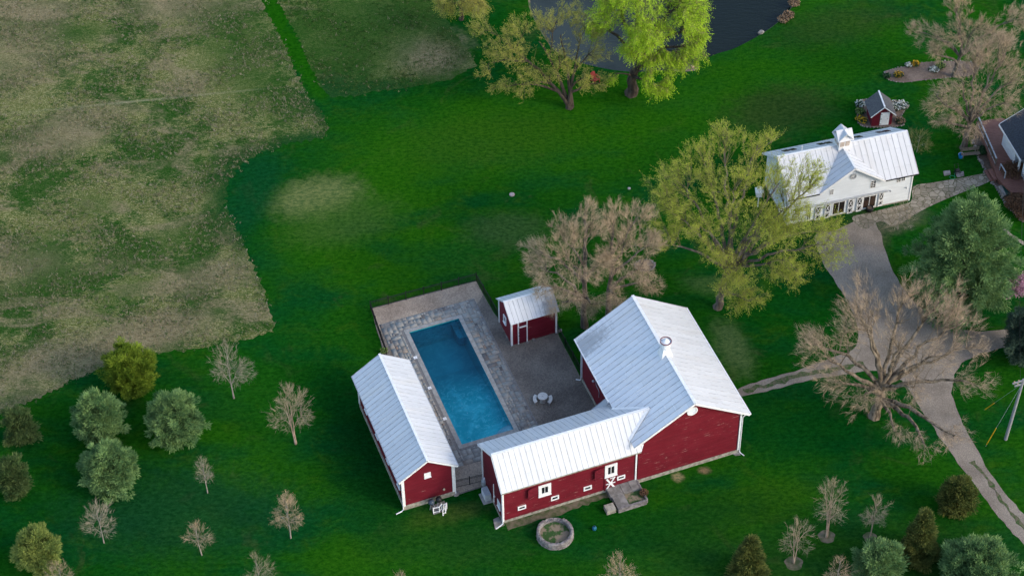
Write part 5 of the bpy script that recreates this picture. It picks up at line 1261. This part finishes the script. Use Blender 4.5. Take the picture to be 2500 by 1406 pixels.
L_yg = leafmat('spring_yellow_green_leaves', (.28, .36, .03), (.66, .70, .10)); L_will = leafmat('willow_leaves', (.25, .45, .01), (.60, .80, .05)); L_gold = leafmat('golden_catkins', (.45, .42, .05), (.75, .66, .14)); L_spr = leafmat('sparse_yellow_buds', (.30, .32, .04), (.62, .58, .12)); L_bud = leafmat('tan_buds', (.42, .30, .17), (.70, .52, .30)); L_pink = leafmat('pink_blossom', (.35, .16, .25), (.62, .38, .50))
L_pine = leafmat('pine_needles', (.04, .115, .038), (.28, .43, .15), .1); L_spruce = leafmat('dark_spruce_needles', (.03, .065, .015), (.20, .21, .05), .1); L_olive = leafmat('olive_evergreen_leaves', (.055, .115, .006), (.26, .35, .035), .15); L_brownf = leafmat('bronzed_evergreen_leaves', (.03, .08, .02), (.13, .18, .06), .1); L_yp = leafmat('yellowish_pine_needles', (.08, .14, .03), (.34, .40, .10), .1); L_dark = leafmat('dark_needles', (.02, .045, .035), (.09, .14, .09), .1)

def tubes(polys, sides):
    """list of (pts (k,3), radii (k)) -> V,F (quads)"""
    Vs, Fs = [], []; b = 0
    ang = np.arange(sides) * 2 * PI / sides; ca, sa_ = np.cos(ang), np.sin(ang)
    for P, r_ in polys:
        kx = len(P); d = np.gradient(P, axis=0); d /= np.linalg.norm(d, axis=1)[:, None] + 1e-9
        ref = np.array([1., .3, 0]) if abs(d[0][2]) > .5 else np.array([0, 0, 1.])
        a = np.cross(d, ref); a /= np.linalg.norm(a, axis=1)[:, None] + 1e-9; c = np.cross(d, a)
        V = P[:, None, :] + r_[:, None, None] * (a[:, None, :] * ca[None, :, None] + c[:, None, :] * sa_[None, :, None])
        Vs.append(V.reshape(-1, 3))
        i = np.arange(kx - 1)[:, None] * sides; j = np.arange(sides)[None, :]; j2 = (j + 1) % sides
        Fs.append(np.stack([b + i + j, b + i + j2, b + i + sides + j2, b + i + sides + j], -1).reshape(-1, 4)); b += kx * sides
    return np.concatenate(Vs), np.concatenate(Fs)
def prisms(p0, p1, r0, r1):
    """vectorised 3-sided tapered twigs"""
    n = len(p0); d = p1 - p0; d /= np.linalg.norm(d, axis=1)[:, None] + 1e-9
    ref = np.where(np.abs(d[:, 2:3]) > .7, np.array([[1., 0, 0]]), np.array([[0, 0, 1.]]))
    a = np.cross(d, ref); a /= np.linalg.norm(a, axis=1)[:, None] + 1e-9; c = np.cross(d, a); V = []
    for P, r_ in ((p0, r0), (p1, r1)):
        for k_ in range(3):
            an = 2 * PI * k_ / 3; V.append(P + (a * math.cos(an) + c * math.sin(an)) * r_[:, None])
    V = np.stack(V, 1).reshape(-1, 3); b = np.arange(n)[:, None] * 6
    F = np.concatenate([b + np.array([[k_, (k_ + 1) % 3, 3 + (k_ + 1) % 3, 3 + k_]]) for k_ in range(3)])
    return V, F
def bez(p0, p1, c, n):
    t = np.linspace(0, 1, n)[:, None]; return (1 - t) ** 2 * p0 + 2 * t * (1 - t) * c + t * t * p1
ZK = 1.11
def tree(name, label, cat, base, lobes, bark, twig, seed=0, r0=.3, n2=40, n3=160, n4=1800, m5=5, tl=1.0, sl=.45, tw=.011, leaf=None, lsize=.09, nleaf=0, droop=0., stems=1, fork=.3, group=None, px=True, upb=.25, lw=.5, lead=False, nsub=5, spr=.38):
    rg = np.random.default_rng(seed)
    B0 = G(*base)
    if px: Lb = [(G(u, v, z * ZK), rp / PXM(G(u, v, z * ZK))) for u, v, z, rp in lobes]
    else: Lb = lobes
    root = thing(name, label, cat, (B0[0], B0[1], 0), 0, group)
    Lc = np.array([c - B0 for c, r_ in Lb]); Lr = np.array([r_ for c, r_ in Lb]); nL0 = len(Lr)
    if nsub:
        sc_, sr_ = [], []
        for c, r_ in zip(Lc, Lr):
            for _ in range(nsub):
                d = rg.normal(size=3); d /= np.linalg.norm(d); sc_.append(c + d * r_ * np.array([.62, .62, .55])); sr_.append(r_ * rg.uniform(.5, .72))
        Sc, Sr = np.array(sc_), np.array(sr_)
    else: Sc, Sr = Lc, Lr
    wt = Lr ** 2.2; wt /= wt.sum(); ws = Sr ** 2; ws /= ws.sum()
    def samp(n, shell=.45, sc=1.):
        k_ = rg.choice(len(Sr), n, p=ws); d = rg.normal(size=(n, 3)); d /= np.linalg.norm(d, axis=1)[:, None]
        rr = rg.random(n) ** shell * sc
        P = Sc[k_] + d * (Sr[k_] * rr)[:, None] * np.array([1, 1, .85]); P[:, 2] = np.maximum(P[:, 2], .5 + rg.random(n) * .5); return P
    polys = []; nodeP, nodeR, nodeD = [], [], []
    def addpoly(P, r_):
        polys.append((P, r_)); 
    H = Lc[:, 2].max(); cen = (Lc * wt[:, None]).sum(0)
    trunks = []
    for s_ in range(stems):
        if stems == 1: tgt = np.array([cen[0] * .35, cen[1] * .35, max(1.2, H * fork)]); off = np.zeros(3)
        else:
            a = 2 * PI * s_ / stems + .6; off = np.array([math.cos(a), math.sin(a), 0]) * r0 * .7
            q = Lc[np.argsort(Lc[:, 2])[::-1]][s_ % len(Lc)]; tgt = np.array([q[0] * .75, q[1] * .75, q[2] * .8])
        if lead: tgt = np.array([Lc[np.argmax(Lc[:, 2])][0] * .8, Lc[np.argmax(Lc[:, 2])][1] * .8, H])
        mid = np.array([off[0] + (tgt[0] - off[0]) * .35, off[1] + (tgt[1] - off[1]) * .35, tgt[2] * .55]) + rg.normal(size=3) * .12
        P = bez(off, tgt, mid, 9); P[0, 2] = -.05; P[1:-1] += rg.normal(size=(7, 3)) * r0 * .2
        rs = np.linspace(1, .62 if not (lead or stems > 1) else .18, 9) * r0; rs[0] *= 1.3; rs[1] *= 1.04
        addpoly(P, rs); trunks.append((P, rs))
    TP = np.concatenate([p[(2 if (lead or stems > 1) else 4):] for p, r_ in trunks]); TR = np.concatenate([r_[(2 if (lead or stems > 1) else 4):] for p, r_ in trunks])
    n1P, n1R = [TP], [TR]
    order = np.argsort(-Lr)
    for i in order:
        tg = Lc[i] + rg.normal(size=3) * .2
        cost = np.linalg.norm(TP - tg, axis=1) + np.abs(TP[:, 2] - min(tg[2] * .55, TP[:, 2].max())) * 1.2
        j = np.argmin(cost); st = TP[j]; L = np.linalg.norm(tg - st); nn = max(5, int(L / .8))
        c = st + (tg - st) * .4 + np.array([0, 0, L * (.16 if droop == 0 else .25)]) * (1 if tg[2] > st[2] else .3) + rg.normal(size=3) * L * .05
        P = bez(st, tg, c, nn); P[1:-1] += rg.normal(size=(nn - 2, 3)) * min(.12, L * .02)
        rr_ = min(TR[j] * .8, .02 * L + .1 * Lr[i]) ; rs = np.linspace(1, .3, nn) * max(rr_, r0 * .18)
        addpoly(P, rs); n1P.append(P[1:]); n1R.append(rs[1:])
    def attach(tg, NP, NR, frac, smin, bend=.15, wig=.05, minr=.007):
        kd = kdtree.KDTree(len(NP)); [kd.insert(p, i) for i, p in enumerate(NP)]; kd.balance(); oP, oR = [], []
        for g_ in tg:
            # prefer slightly lower / inner attachment points
            co, j, ds = kd.find(g_ * np.array([.93, .93, .88])); st = NP[j]; L = np.linalg.norm(g_ - st)
            if L < .2: continue
            nn = max(4, min(9, int(L / .45)))
            c = st + (g_ - st) * .5 + np.array([0, 0, L * bend]) + rg.normal(size=3) * L * .08
            P = bez(st, g_, c, nn); P[1:-1] += rg.normal(size=(nn - 2, 3)) * L * wig * .4
            rs = np.linspace(1, .35, nn) * max(minr, min(NR[j] * frac, .012 * L + .008)); polys.append((P, rs)); oP.append(P[1:]); oR.append(rs[1:])
        return oP, oR
    NP, NR = np.concatenate(n1P[1:]), np.concatenate(n1R[1:])
    if lead: NP, NR = np.concatenate([TP, NP]), np.concatenate([TR, NR])
    a2P, a2R = attach(samp(n2, .5, .95), NP, NR, .7, .02, .12)
    k3 = len(polys)
    P2, R2 = np.concatenate(a2P + [NP]), np.concatenate(a2R + [NR])
    a3P, a3R = attach(samp(n3, .5, 1.), P2, R2, .6, .01, .08)
    V1, F1 = tubes(polys[:k3], 7)
    mesh_np('trunk', V1, [F1], bark, root, smooth=True)
    V3, F3 = tubes(polys[k3:], 4)
    P3 = np.concatenate(a3P + a2P); kd = kdtree.KDTree(len(P3)); [kd.insert(p, i) for i, p in enumerate(P3)]; kd.balance()
    tg = samp(n4, .55, 1.06); st = np.array([P3[kd.find(g_)[1]] for g_ in tg]); d = tg - st; L = np.linalg.norm(d, axis=1)
    ok = L > .08; st, d, L = st[ok], d[ok], L[ok]
    dirn = d / L[:, None]; outw = st - cen; outw /= np.linalg.norm(outw, axis=1)[:, None] + 1e-6
    dirn = dirn * .45 + outw * .6 + np.array([0, 0, upb - droop]) + rg.normal(size=dirn.shape) * .15; dirn /= np.linalg.norm(dirn, axis=1)[:, None]
    Lt = np.clip(L, .35, tl) * rg.uniform(.7, 1.2, len(L)); en = st + dirn * Lt[:, None]; en[:, 2] = np.maximum(en[:, 2], .15)
    Vt, Ft = prisms(st, en, np.full(len(st), tw), np.full(len(st), tw * .55))
    # fine side twigs
    n = len(st); idx = np.repeat(np.arange(n), m5); tt = rg.uniform(.25, 1., len(idx)); s5 = st[idx] + (en[idx] - st[idx]) * tt[:, None]
    d5 = dirn[idx] + rg.normal(size=(len(idx), 3)) * spr + np.array([0, 0, upb * .6 - droop * 1.6]); d5 /= np.linalg.norm(d5, axis=1)[:, None]
    e5 = s5 + d5 * (sl * rg.uniform(.5, 1.3, len(idx)))[:, None]; e5[:, 2] = np.maximum(e5[:, 2], .1)
    side = np.cross(d5, rg.normal(size=d5.shape)); side /= np.linalg.norm(side, axis=1)[:, None]; side *= tw * .75
    V5 = np.stack([s5 - side, s5 + side, e5], 1).reshape(-1, 3); F5 = np.arange(len(V5)).reshape(-1, 3)
    b1 = len(V3); b2 = b1 + len(Vt); V = np.concatenate([V3, Vt, V5]); tq = rg.random(len(st)); tint = np.concatenate([np.full(len(V3), .0), np.repeat(tq * .6, 6), np.repeat(tq[idx] * .5 + rg.random(len(idx)) * .5, 3)])
    mesh_np('crown', V, [F3, Ft + b1, F5 + b2], twig, root, col=tint)
    if leaf is not None and nleaf:
        N = len(s5) * nleaf; i5 = np.repeat(np.arange(len(s5)), nleaf); t5 = rg.random(N) ** .6; c = s5[i5] + (e5[i5] - s5[i5]) * t5[:, None] + rg.normal(size=(N, 3)) * .03
        a = d5[i5] + rg.normal(size=(N, 3)) * .6; a /= np.linalg.norm(a, axis=1)[:, None]; b = np.cross(a, rg.normal(size=(N, 3))); b /= np.linalg.norm(b, axis=1)[:, None]
        sz = lsize * rg.uniform(.6, 1.3, N)[:, None]; a *= sz * .5; b *= sz * lw * .5
        Vl = np.stack([c - a, c + b, c + a, c - b], 1).reshape(-1, 3)
        cl = np.repeat(rg.random(len(st)), m5)[i5] * .6 + rg.random(N) * .4
        mesh_np('foliage', Vl, [np.arange(4 * N).reshape(-1, 4)], leaf, root, col=np.repeat(cl, 4))
    return root
def sapling(name, label, base, topv, wpx, twig, bark, seed, stems=1, group=None, dens=1., shape='round', **kw):
    P = G(*base); h = VZ(P, topv); pm = PXM(P); rw = wpx / 2 / pm
    if shape == 'round': lobes = [(P + np.array([0, 0, h * .60]), rw * 1.0), (P + np.array([0, 0, h * .82]), rw * .6), (P + np.array([rw * .35, -.1, h * .45]), rw * .6), (P + np.array([-rw * .35, .1, h * .45]), rw * .6), (P + np.array([0, 0, h * .95]), rw * .3)]
    else: lobes = [(P + np.array([0, 0, h * f]), rw * q) for f, q in ((.45, .9), (.6, .85), (.75, .6), (.9, .35))]
    if stems > 1: lobes += [(P + np.array([rw * .5 * math.cos(a), rw * .4 * math.sin(a), h * .85]), rw * .4) for a in np.arange(stems) * 2 * PI / stems]
    return tree(name, label, 'tree', base, lobes, bark, twig, seed, r0=max(.035, h * .0095), n2=int(22 * dens), n3=int(60 * dens), n4=int(300 * dens), m5=4, tl=.85, sl=.42, tw=.007, stems=stems, px=False, group=group, lead=stems == 1, upb=.35, **kw)
GS = 'young leafless trees in the orchard lawn'
sapling('bare_tree', 'pale leafless tree just below the meadow corner, largest of the lone bare saplings', (571, 972), 845, 112, T_grey, B_sap, 11, group=GS, dens=2.2)
sapling('birch_tree', 'leafless birch with V of pinkish trunks between the pines and the pool barn', (722, 1083), 948, 112, T_birch, B_birch, 12, stems=3, group=GS, dens=2.6)
sapling('bare_tree', 'slender leafless sapling right below the round pines', (507, 1203), 1117, 42, T_grey, B_sap, 13, group=GS)
sapling('bare_tree', 'leafless sapling lowest before the pool barn, with tan tips', (710, 1313), 1206, 80, T_tan, B_sap, 14, group=GS, dens=1.5, leaf=L_bud, nleaf=1, lsize=.06)
sapling('bare_tree', 'leafless sapling below the lowest round pine on the left', (254, 1325), 1234, 84, T_grey, B_sap, 15, group=GS, dens=1.4)
sapling('bare_tree', 'small forked leafless sapling in the lower left lawn', (493, 1355), 1273, 62, T_tan, B_sap, 16, group=GS, dens=1.)
sapling('bare_tree', 'leafless tree top cut by the bottom edge near the left corner', (158, 1450), 1372, 66, T_tan, B_sap, 17, group=GS)
sapling('bare_tree', 'leafless tree cut by the bottom edge left of the pool barn', (638, 1450), 1358, 74, T_birch, B_sap, 18, group=GS)
sapling('bare_tree', 'tan leafless tree cut by the bottom edge right of the silo base', (1512, 1460), 1358, 92, T_tan, B_sap, 19, group=GS, dens=1.6, leaf=L_bud, nleaf=1, lsize=.06)
sapling('bare_tree', 'tip of a leafless tree just entering the bottom edge below the pool barn', (985, 1470), 1396, 50, T_tan, B_sap, 20, group=GS)
sapling('birch_tree', 'tallest of the three lower right birches, twin pale trunks', (2018, 1310), 1170, 82, T_birch, B_birch, 21, stems=2, group=GS, dens=1.6)
sapling('birch_tree', 'thin birch right of the tall twin-trunked birch', (2124, 1311), 1203, 66, T_birch, B_birch, 22, group=GS, dens=1.1)
sapling('birch_tree', 'lowest of the three lower right birches, in a mulch ring', (1938, 1374), 1272, 84, T_birch, B_birch, 23, stems=3, group=GS, dens=1.1)
sapling('bare_tree', 'leafless tree cut by the bottom edge below the three birches', (2040, 1450), 1358, 70, T_tan, B_sap, 24, group=GS)
for u, v, r_ in ((2018, 1309, .75), (2124, 1311, .6), (1938, 1374, .8)):
    P = G(u, v); ground_poly('mulch_bed', [(P[0] + r_ * math.cos(a) * (1 + .1 * math.sin(5 * a)), P[1] + r_ * math.sin(a)) for a in np.linspace(0, 2 * PI, 25)[:-1]], [], .012, M['dirtg'])
sapling('bare_shrub', 'faint leafless shrub right of the white barn gable', (2238, 372), 325, 66, T_olive, B_sap, 31, group=None, dens=1.3)
sapling('bare_shrub', 'greyish leafless shrub at the bend of the flagstone path', (2192, 560), 505, 90, T_grey, B_sap, 32, group=None, dens=1.3)
sapling('magnolia', 'small magnolia in pink blossom beside the big dark pine', (2462, 730), 668, 76, T_grey, B_sap, 33, dens=1.4, leaf=L_pink, nleaf=2, lsize=.17, lw=.8)

def evergreen(name, label, uc, vc, rpx, mat, seed, shape='round', hk=1.0, group=None, nc=None, cl=.42, npc=110, ln=.26, lwid=.07, zb=.0, vr=None, taper=.28):
    """uc,vc,rpx: silhouette centre and half width in the photograph; vr = vertical half extent px"""
    rg = np.random.default_rng(seed)
    P = G(uc, vc, 2.); r_ = rpx / PXM(P)
    vr = vr or rpx
    # silhouette vertical half extent px -> height: vr ~ pm*(sqrt((r*.7)^2+(h/2*.71)^2))
    pm = PXM(P); tot = vr / pm; hh = math.sqrt(max((tot ** 2 - (r_ * .70) ** 2), (.45 * r_) ** 2)) / .71; h = 2 * hh * hk
    P = G(uc, vc, h / 2 + zb); root = thing(name, label, 'tree', (P[0], P[1], 0), 0, group)
    nc = nc or int(48 * r_ * max(r_, h / 2) * .9 + 40)
    d = rg.normal(size=(nc, 3)); d /= np.linalg.norm(d, axis=1)[:, None]; rad = rg.random(nc) ** .28
    if shape == 'cone':
        z = rg.random(nc) ** 1.35; an = rg.random(nc) * 2 * PI; rr = r_ * (1 - z) ** .8 * rg.random(nc) ** .3 * (1 + .15 * np.sin(an * 4 + z * 14)) + .05
        C = np.stack([rr * np.cos(an), rr * np.sin(an), .25 + z * (h - .3)], 1); out = np.stack([np.cos(an), np.sin(an), np.full(nc, .35)], 1)
    else:
        ph = rg.random(4) * 6; a_ = np.arctan2(d[:, 1], d[:, 0]); bump = 1 + .12 * np.sin(a_ * 3 + ph[0]) * np.cos(d[:, 2] * 3 + ph[1]) + .09 * np.sin(a_ * 7 + ph[2] + d[:, 2] * 4) + .09 * rg.normal(size=nc)
        C = d * (rad * bump)[:, None] * np.array([r_ * .95, r_ * .95, h * .5]); 
        if shape == 'pine': C[:, :2] *= (1 - taper * (C[:, 2:3] / (h * .5) + 0))
        C[:, 2] += h * .5 + zb; out = d + np.array([0, 0, .25])
    C[:, 2] = np.maximum(C[:, 2], .25)
    idx = np.repeat(np.arange(nc), npc); N = len(idx); dd = rg.normal(size=(N, 3)); dd /= np.linalg.norm(dd, axis=1)[:, None]
    cs = (cl * rg.uniform(.7, 1.3, nc))[idx]
    c = C[idx] + dd * (rg.random(N) ** .5 * cs)[:, None] * np.array([1, 1, .7])
    a = dd * .7 + out[idx] * .6 + np.array([0, 0, .25]) + rg.normal(size=(N, 3)) * .25; a /= np.linalg.norm(a, axis=1)[:, None]
    b = np.cross(a, rg.normal(size=(N, 3))); b /= np.linalg.norm(b, axis=1)[:, None]; q = rg.uniform(.6, 1.3, N)[:, None]
    V = np.stack([c - b * lwid * q * .5, c + b * lwid * q * .5, c + a * ln * q], 1).reshape(-1, 3); V[:, 2] = np.maximum(V[:, 2], .03)
    tint = rg.random(nc)[idx] * .75 + rg.random(N) * .25
    mesh_np('crown', V, [np.arange(3 * N).reshape(-1, 3)], mat, root, col=np.repeat(tint, 3))
    pl = []
    top = np.array([0, 0, h * .93]); pl.append((np.stack([np.zeros(8), np.zeros(8), np.linspace(-.05, h * .93, 8)], 1) + rg.normal(size=(8, 3)) * .01, np.linspace(1, .15, 8) * (.03 * h + .04)))
    for i in rg.choice(nc, min(nc, 60), replace=False):
        zt_ = C[i, 2] * .75; pl.append((bez(np.array([0, 0, zt_]), C[i] * .97, np.array([C[i, 0] * .5, C[i, 1] * .5, zt_ + .1]), 5), np.linspace(1, .3, 5) * .04))
    V, F = tubes(pl, 6); mesh_np('trunk', V, [F], B_dark, root)
    return root
GE = 'round young evergreens in the orchard lawn'
evergreen('evergreen_tree', 'dense yellow-olive evergreen touching the meadow edge', 318, 903, 62, L_olive, 41, 'round', group=GE, vr=66)
evergreen('pine_tree', 'grey-green pine, upper left of the three pines', 240, 1018, 58, L_pine, 42, 'pine', group=GE, vr=68)
evergreen('pine_tree', 'grey-green bushy pine, right of the three pines', 425, 1018, 66, L_pine, 43, 'pine', group=GE, vr=69)
evergreen('pine_tree', 'grey-green pine, lowest of the three pines', 265, 1141, 68, L_pine, 44, 'pine', group=GE, vr=68)
evergreen('cedar_tree', 'bronzed brown evergreen at the left edge, upper of two', 47, 1040, 40, L_brownf, 45, 'round', group=GE, vr=44)
evergreen('cedar_tree', 'bronzed brown evergreen at the left edge, lower of two', 30, 1165, 38, L_brownf, 46, 'round', group=GE, vr=50)
evergreen('pine_tree', 'yellowish pine in the bottom left corner', 91, 1340, 52, L_yp, 47, 'pine', group=GE, vr=62)
evergreen('pine_tree', 'bushy green pine cut by the bottom edge below the thin birch', 2148, 1376, 62, L_pine, 48, 'pine', group=GE, vr=62)
evergreen('pine_tree', 'large green pine in the bottom right corner', 2388, 1385, 94, L_pine, 49, 'pine', group=GE, vr=80)
evergreen('spruce_tree', 'dark olive conical spruce left of the corner pine', 2250, 1306, 44, L_spruce, 50, 'cone', group=GE, vr=70)
evergreen('evergreen_tree', 'dark olive rounded evergreen beside the narrow drive', 2340, 1210, 44, L_spruce, 51, 'round', group=GE, vr=52)
evergreen('spruce_tree', 'olive conical evergreen cut by the bottom edge left of the birches', 1830, 1362, 42, L_spruce, 52, 'cone', group=GE, vr=62)
evergreen('pine_tree', 'huge grey-green pine beside the gravel drive, right of the white barn', 2360, 622, 112, L_pine, 53, 'pine', vr=150, cl=.6, npc=150, ln=.3, lwid=.08, nc=900, taper=.45)
evergreen('pine_tree', 'very dark evergreen cut by the right edge above the drive fork', 2514, 815, 58, L_dark, 54, 'round', vr=75)
clump('weed_shrub', 'small yellow-green shrub behind the far corner of the pool barn roof', 938, 862, .4, .6, 'l', 120, 91, leaf=.12, cat='shrub', col2='l')

# big trees
tree('bare_tree', 'huge spreading leafless tree with pale flaky limbs over the gravel drive', 'tree', (2134, 1016),
     [(2110, 800, 9.5, 75), (2200, 720, 11.5, 70), (2290, 730, 11, 72), (2090, 730, 11, 62), (2010, 860, 8, 70), (1975, 830, 8, 50), (2350, 780, 10, 62), (2380, 930, 6.5, 55), (2300, 860, 8, 60), (2190, 850, 10, 75), (2360, 850, 7.5, 50), (2260, 1080, 4, 45), (2330, 1060, 4, 45), (2120, 960, 5, 60), (2180, 1055, 3.5, 38), (2230, 950, 7, 45), (2060, 930, 6, 60)],
     B_pale, T_tan, 61, r0=.50, n2=170, n3=900, n4=4600, m5=6, tl=1.5, sl=.62, tw=.009, leaf=L_spr, nleaf=0, fork=.30)
tree('budding_tree', 'broad yellow-green budding tree in front of the white barn', 'tree', (1752, 750),
     [(1660, 440, 12, 70), (1640, 520, 10, 62), (1720, 400, 13.5, 60), (1850, 350, 15, 48), (1770, 350, 14.5, 48), (1790, 470, 13, 85), (1900, 450, 13, 65), (1975, 440, 12.5, 52), (1850, 560, 10, 80), (1700, 540, 10, 70), (1960, 550, 10.5, 78), (2010, 600, 8.5, 60), (1900, 520, 11, 60), (1920, 640, 7.5, 62), (1800, 650, 7, 52), (1740, 620, 8, 45), (1830, 740, 3.5, 50), (1790, 690, 5.5, 42), (1640, 590, 8, 32), (2030, 560, 9, 40)],
     B_grey, T_olive, 62, nsub=6, r0=.42, n2=160, n3=800, n4=7600, m5=6, tl=1.3, sl=.5, tw=.008, leaf=L_yg, nleaf=3, lsize=.08, fork=.28)
tree('bare_tree', 'tan leafless tree behind the red shed, left of the two by the barn', 'tree', (1427, 797),
     [(1427, 520, 13.5, 35), (1432, 570, 12, 52), (1375, 580, 11, 50), (1320, 615, 9, 45), (1330, 660, 7, 45), (1400, 650, 9, 55), (1460, 650, 8.5, 42), (1370, 730, 5, 52), (1440, 745, 4, 42), (1330, 700, 5, 30)],
     B_grey, T_brown, 63, r0=.32, n2=90, n3=420, n4=3300, m5=6, tl=1.3, sl=.55, tw=.009, leaf=L_bud, nleaf=1, lsize=.05, fork=.5, lead=True)
tree('bare_tree', 'tan leafless tree between the left bare tree and the yellow-green one', 'tree', (1486, 775),
     [(1500, 530, 12.5, 40), (1555, 530, 12, 42), (1530, 590, 10.5, 55), (1580, 600, 8.5, 40), (1490, 640, 8.5, 48), (1560, 660, 6.5, 42), (1585, 690, 4.5, 32), (1500, 720, 5, 42)],
     B_grey, T_brown, 64, r0=.3, n2=80, n3=360, n4=2800, m5=6, tl=1.3, sl=.55, tw=.009, leaf=L_bud, nleaf=1, lsize=.05, fork=.4, lead=True)
tree('willow_tree', 'bright lime weeping willow with dark trunk on the pond bank', 'tree', (1540, 230),
     [(1560, -30, 14, 75), (1640, 20, 12, 75), (1500, 10, 12, 52), (1600, 70, 10.5, 65), (1670, 80, 9, 48), (1690, 120, 6.5, 34), (1560, 100, 9, 40), (1600, 150, 6, 48), (1605, 205, 3.8, 34), (1640, 150, 5.5, 36), (1460, 60, 9, 30), (1500, 180, 4, 16)],
     B_dark, T_olive, 65, r0=.62, n2=100, n3=450, n4=3800, m5=6, tl=.8, sl=1.0, tw=.009, leaf=L_will, nleaf=6, lsize=.13, droop=.55, fork=.32, lw=.45)
tree('budding_tree', 'wide low multi-trunked tree with sparse yellow leaves left of the willow', 'tree', (1391, 263),
     [(1230, 100, 8.5, 62), (1290, 60, 10, 55), (1360, 40, 11, 55), (1420, 70, 9.5, 50), (1450, 120, 7, 40), (1370, 130, 7.5, 55), (1290, 150, 6, 50), (1230, 215, 2.8, 36), (1280, 210, 3.5, 32), (1420, 190, 4, 36), (1470, 200, 3, 28), (1190, 150, 6, 42), (1180, 60, 9, 42), (1340, 190, 4.5, 32)],
     B_dark, T_olive, 66, r0=.26, n2=90, n3=380, n4=2600, m5=5, tl=1.1, sl=.45, tw=.010, leaf=L_spr, nleaf=3, lsize=.09, stems=4, fork=.5)
tree('willow_tree', 'small golden weeping willow at the top edge beside the meadow', 'tree', (1126, 48),
     [(1120, -20, 5.5, 42), (1095, 5, 3.8, 28), (1155, -5, 4.8, 36)],
     B_dark, T_olive, 67, r0=.25, n2=40, n3=140, n4=1000, m5=5, tl=.6, sl=.9, tw=.010, leaf=L_gold, nleaf=3, lsize=.12, droop=.6, fork=.4, lw=.4)
tree('bare_tree', 'big leafless tree at the corner of the house deck', 'tree', (2352, 362),
     [(2420, 180, 11, 62), (2350, 210, 9, 58), (2460, 130, 12, 55), (2390, 130, 11.5, 48), (2290, 240, 7.5, 42), (2310, 300, 4.5, 36), (2370, 310, 4.5, 40), (2450, 250, 7.5, 48), (2480, 190, 9, 45), (2330, 270, 6, 40), (2390, 250, 8, 45)],
     B_grey, T_tan, 68, r0=.36, n2=110, n3=500, n4=3600, m5=6, tl=1.4, sl=.55, tw=.009, fork=.3)
tree('bare_tree', 'leafless tree rising from the long flower bed in the top right', 'tree', (2329, 186),
     [(2335, 20, 9.5, 38), (2340, 80, 7, 50), (2270, 85, 6, 42), (2235, 75, 6, 26), (2280, 130, 3.8, 36), (2400, 60, 8, 48), (2440, 100, 6, 45), (2480, 40, 8, 45), (2380, 120, 5, 42)],
     B_grey, T_tan, 69, r0=.26, n2=90, n3=340, n4=2800, m5=5, tl=1.3, sl=.55, tw=.010, fork=.3, leaf=L_spr, nleaf=0)
# shrubs behind the willow at the water
clump('shore_shrub', 'olive twiggy shrub on the bank at the right foot of the willow', 1668, 142, 1.0, 1.6, 'l', 500, 95, leaf=.12, cat='shrub', col2='b')

# ------------------------------------------------------------------ meadow tussocks (uncountable)
def inside(P, poly):
    x, y = P[:, 0], P[:, 1]; c = np.zeros(len(P), bool); n = len(poly); q = np.array(poly)
    for i in range(n):
        a, b = q[i], q[i - 1]; cnd = ((a[1] > y) != (b[1] > y)); xx = (b[0] - a[0]) * (y - a[1]) / (b[1] - a[1] + 1e-12) + a[0]; c ^= cnd & (x < xx)
    return c
def tussocks(name, label, polyw, n, seed, mat, hgt=.17, cl=6, wd=.028):
    rg = np.random.default_rng(seed); q = np.array(polyw); lo, hi = q.min(0), q.max(0)
    lo = np.maximum(lo, [-75, 100]); hi = np.minimum(hi, [75, 250])
    P = rg.random((n, 2)) * (hi - lo) + lo; P = P[inside(P + rg.normal(size=P.shape) * .35, polyw)]
    # clumping field
    f = np.sin(P[:, 0] * .55 + np.sin(P[:, 1] * .4) * 2) + np.sin(P[:, 1] * .7 + np.sin(P[:, 0] * .3) * 2) + rg.normal(size=len(P)) * .9
    P = P[f > -.1]; N = len(P); idx = np.repeat(np.arange(N), cl); M_ = len(idx)
    an = rg.random(M_) * 2 * PI; sp = rg.random(M_) * .5 + .15; lay = rg.random(N)[idx] * 2 * PI
    base = np.stack([P[idx, 0] + rg.normal(size=M_) * .08, P[idx, 1] + rg.normal(size=M_) * .08, np.full(M_, .0)], 1)
    h = hgt * rg.uniform(.5, 1.3, N)[idx] * rg.uniform(.6, 1.2, M_)
    tipd = np.stack([np.cos(an) * sp + np.cos(lay) * .6, np.sin(an) * sp + np.sin(lay) * .6, np.ones(M_)], 1) * h[:, None]
    side = np.stack([-np.sin(an), np.cos(an), np.zeros(M_)], 1) * wd
    V = np.stack([base - side, base + side, base + tipd], 1).reshape(-1, 3)
    t = np.repeat(rg.random(N)[idx] * .7 + rg.random(M_) * .3, 3)
    o = mesh_np(name, V, [np.arange(3 * M_).reshape(-1, 3)], mat, col=t); return tag(o, label, 'grass', kind='stuff')
M['straw'] = tintmat('dry_and_green_grass', [(0, (.04, .11, .02)), (.35, (.09, .16, .04)), (.42, (.24, .22, .12)), (.8, (.38, .33, .22)), (1, (.52, .46, .34))], .9, .05, .35)
M['straw2'] = tintmat('mostly_green_grass', [(0, (.03, .09, .015)), (.7, (.07, .14, .03)), (.8, (.22, .20, .10)), (1, (.42, .37, .25))], .9, .05, .35)
tussocks('meadow_grass', 'tufts of dry straw and green grass in the rough meadow', mead, 80000, 1, M['straw'])
tussocks('meadow_grass', 'tufts of rough grass in the small meadow beyond the mown track', mead2, 11000, 2, M['straw2'])
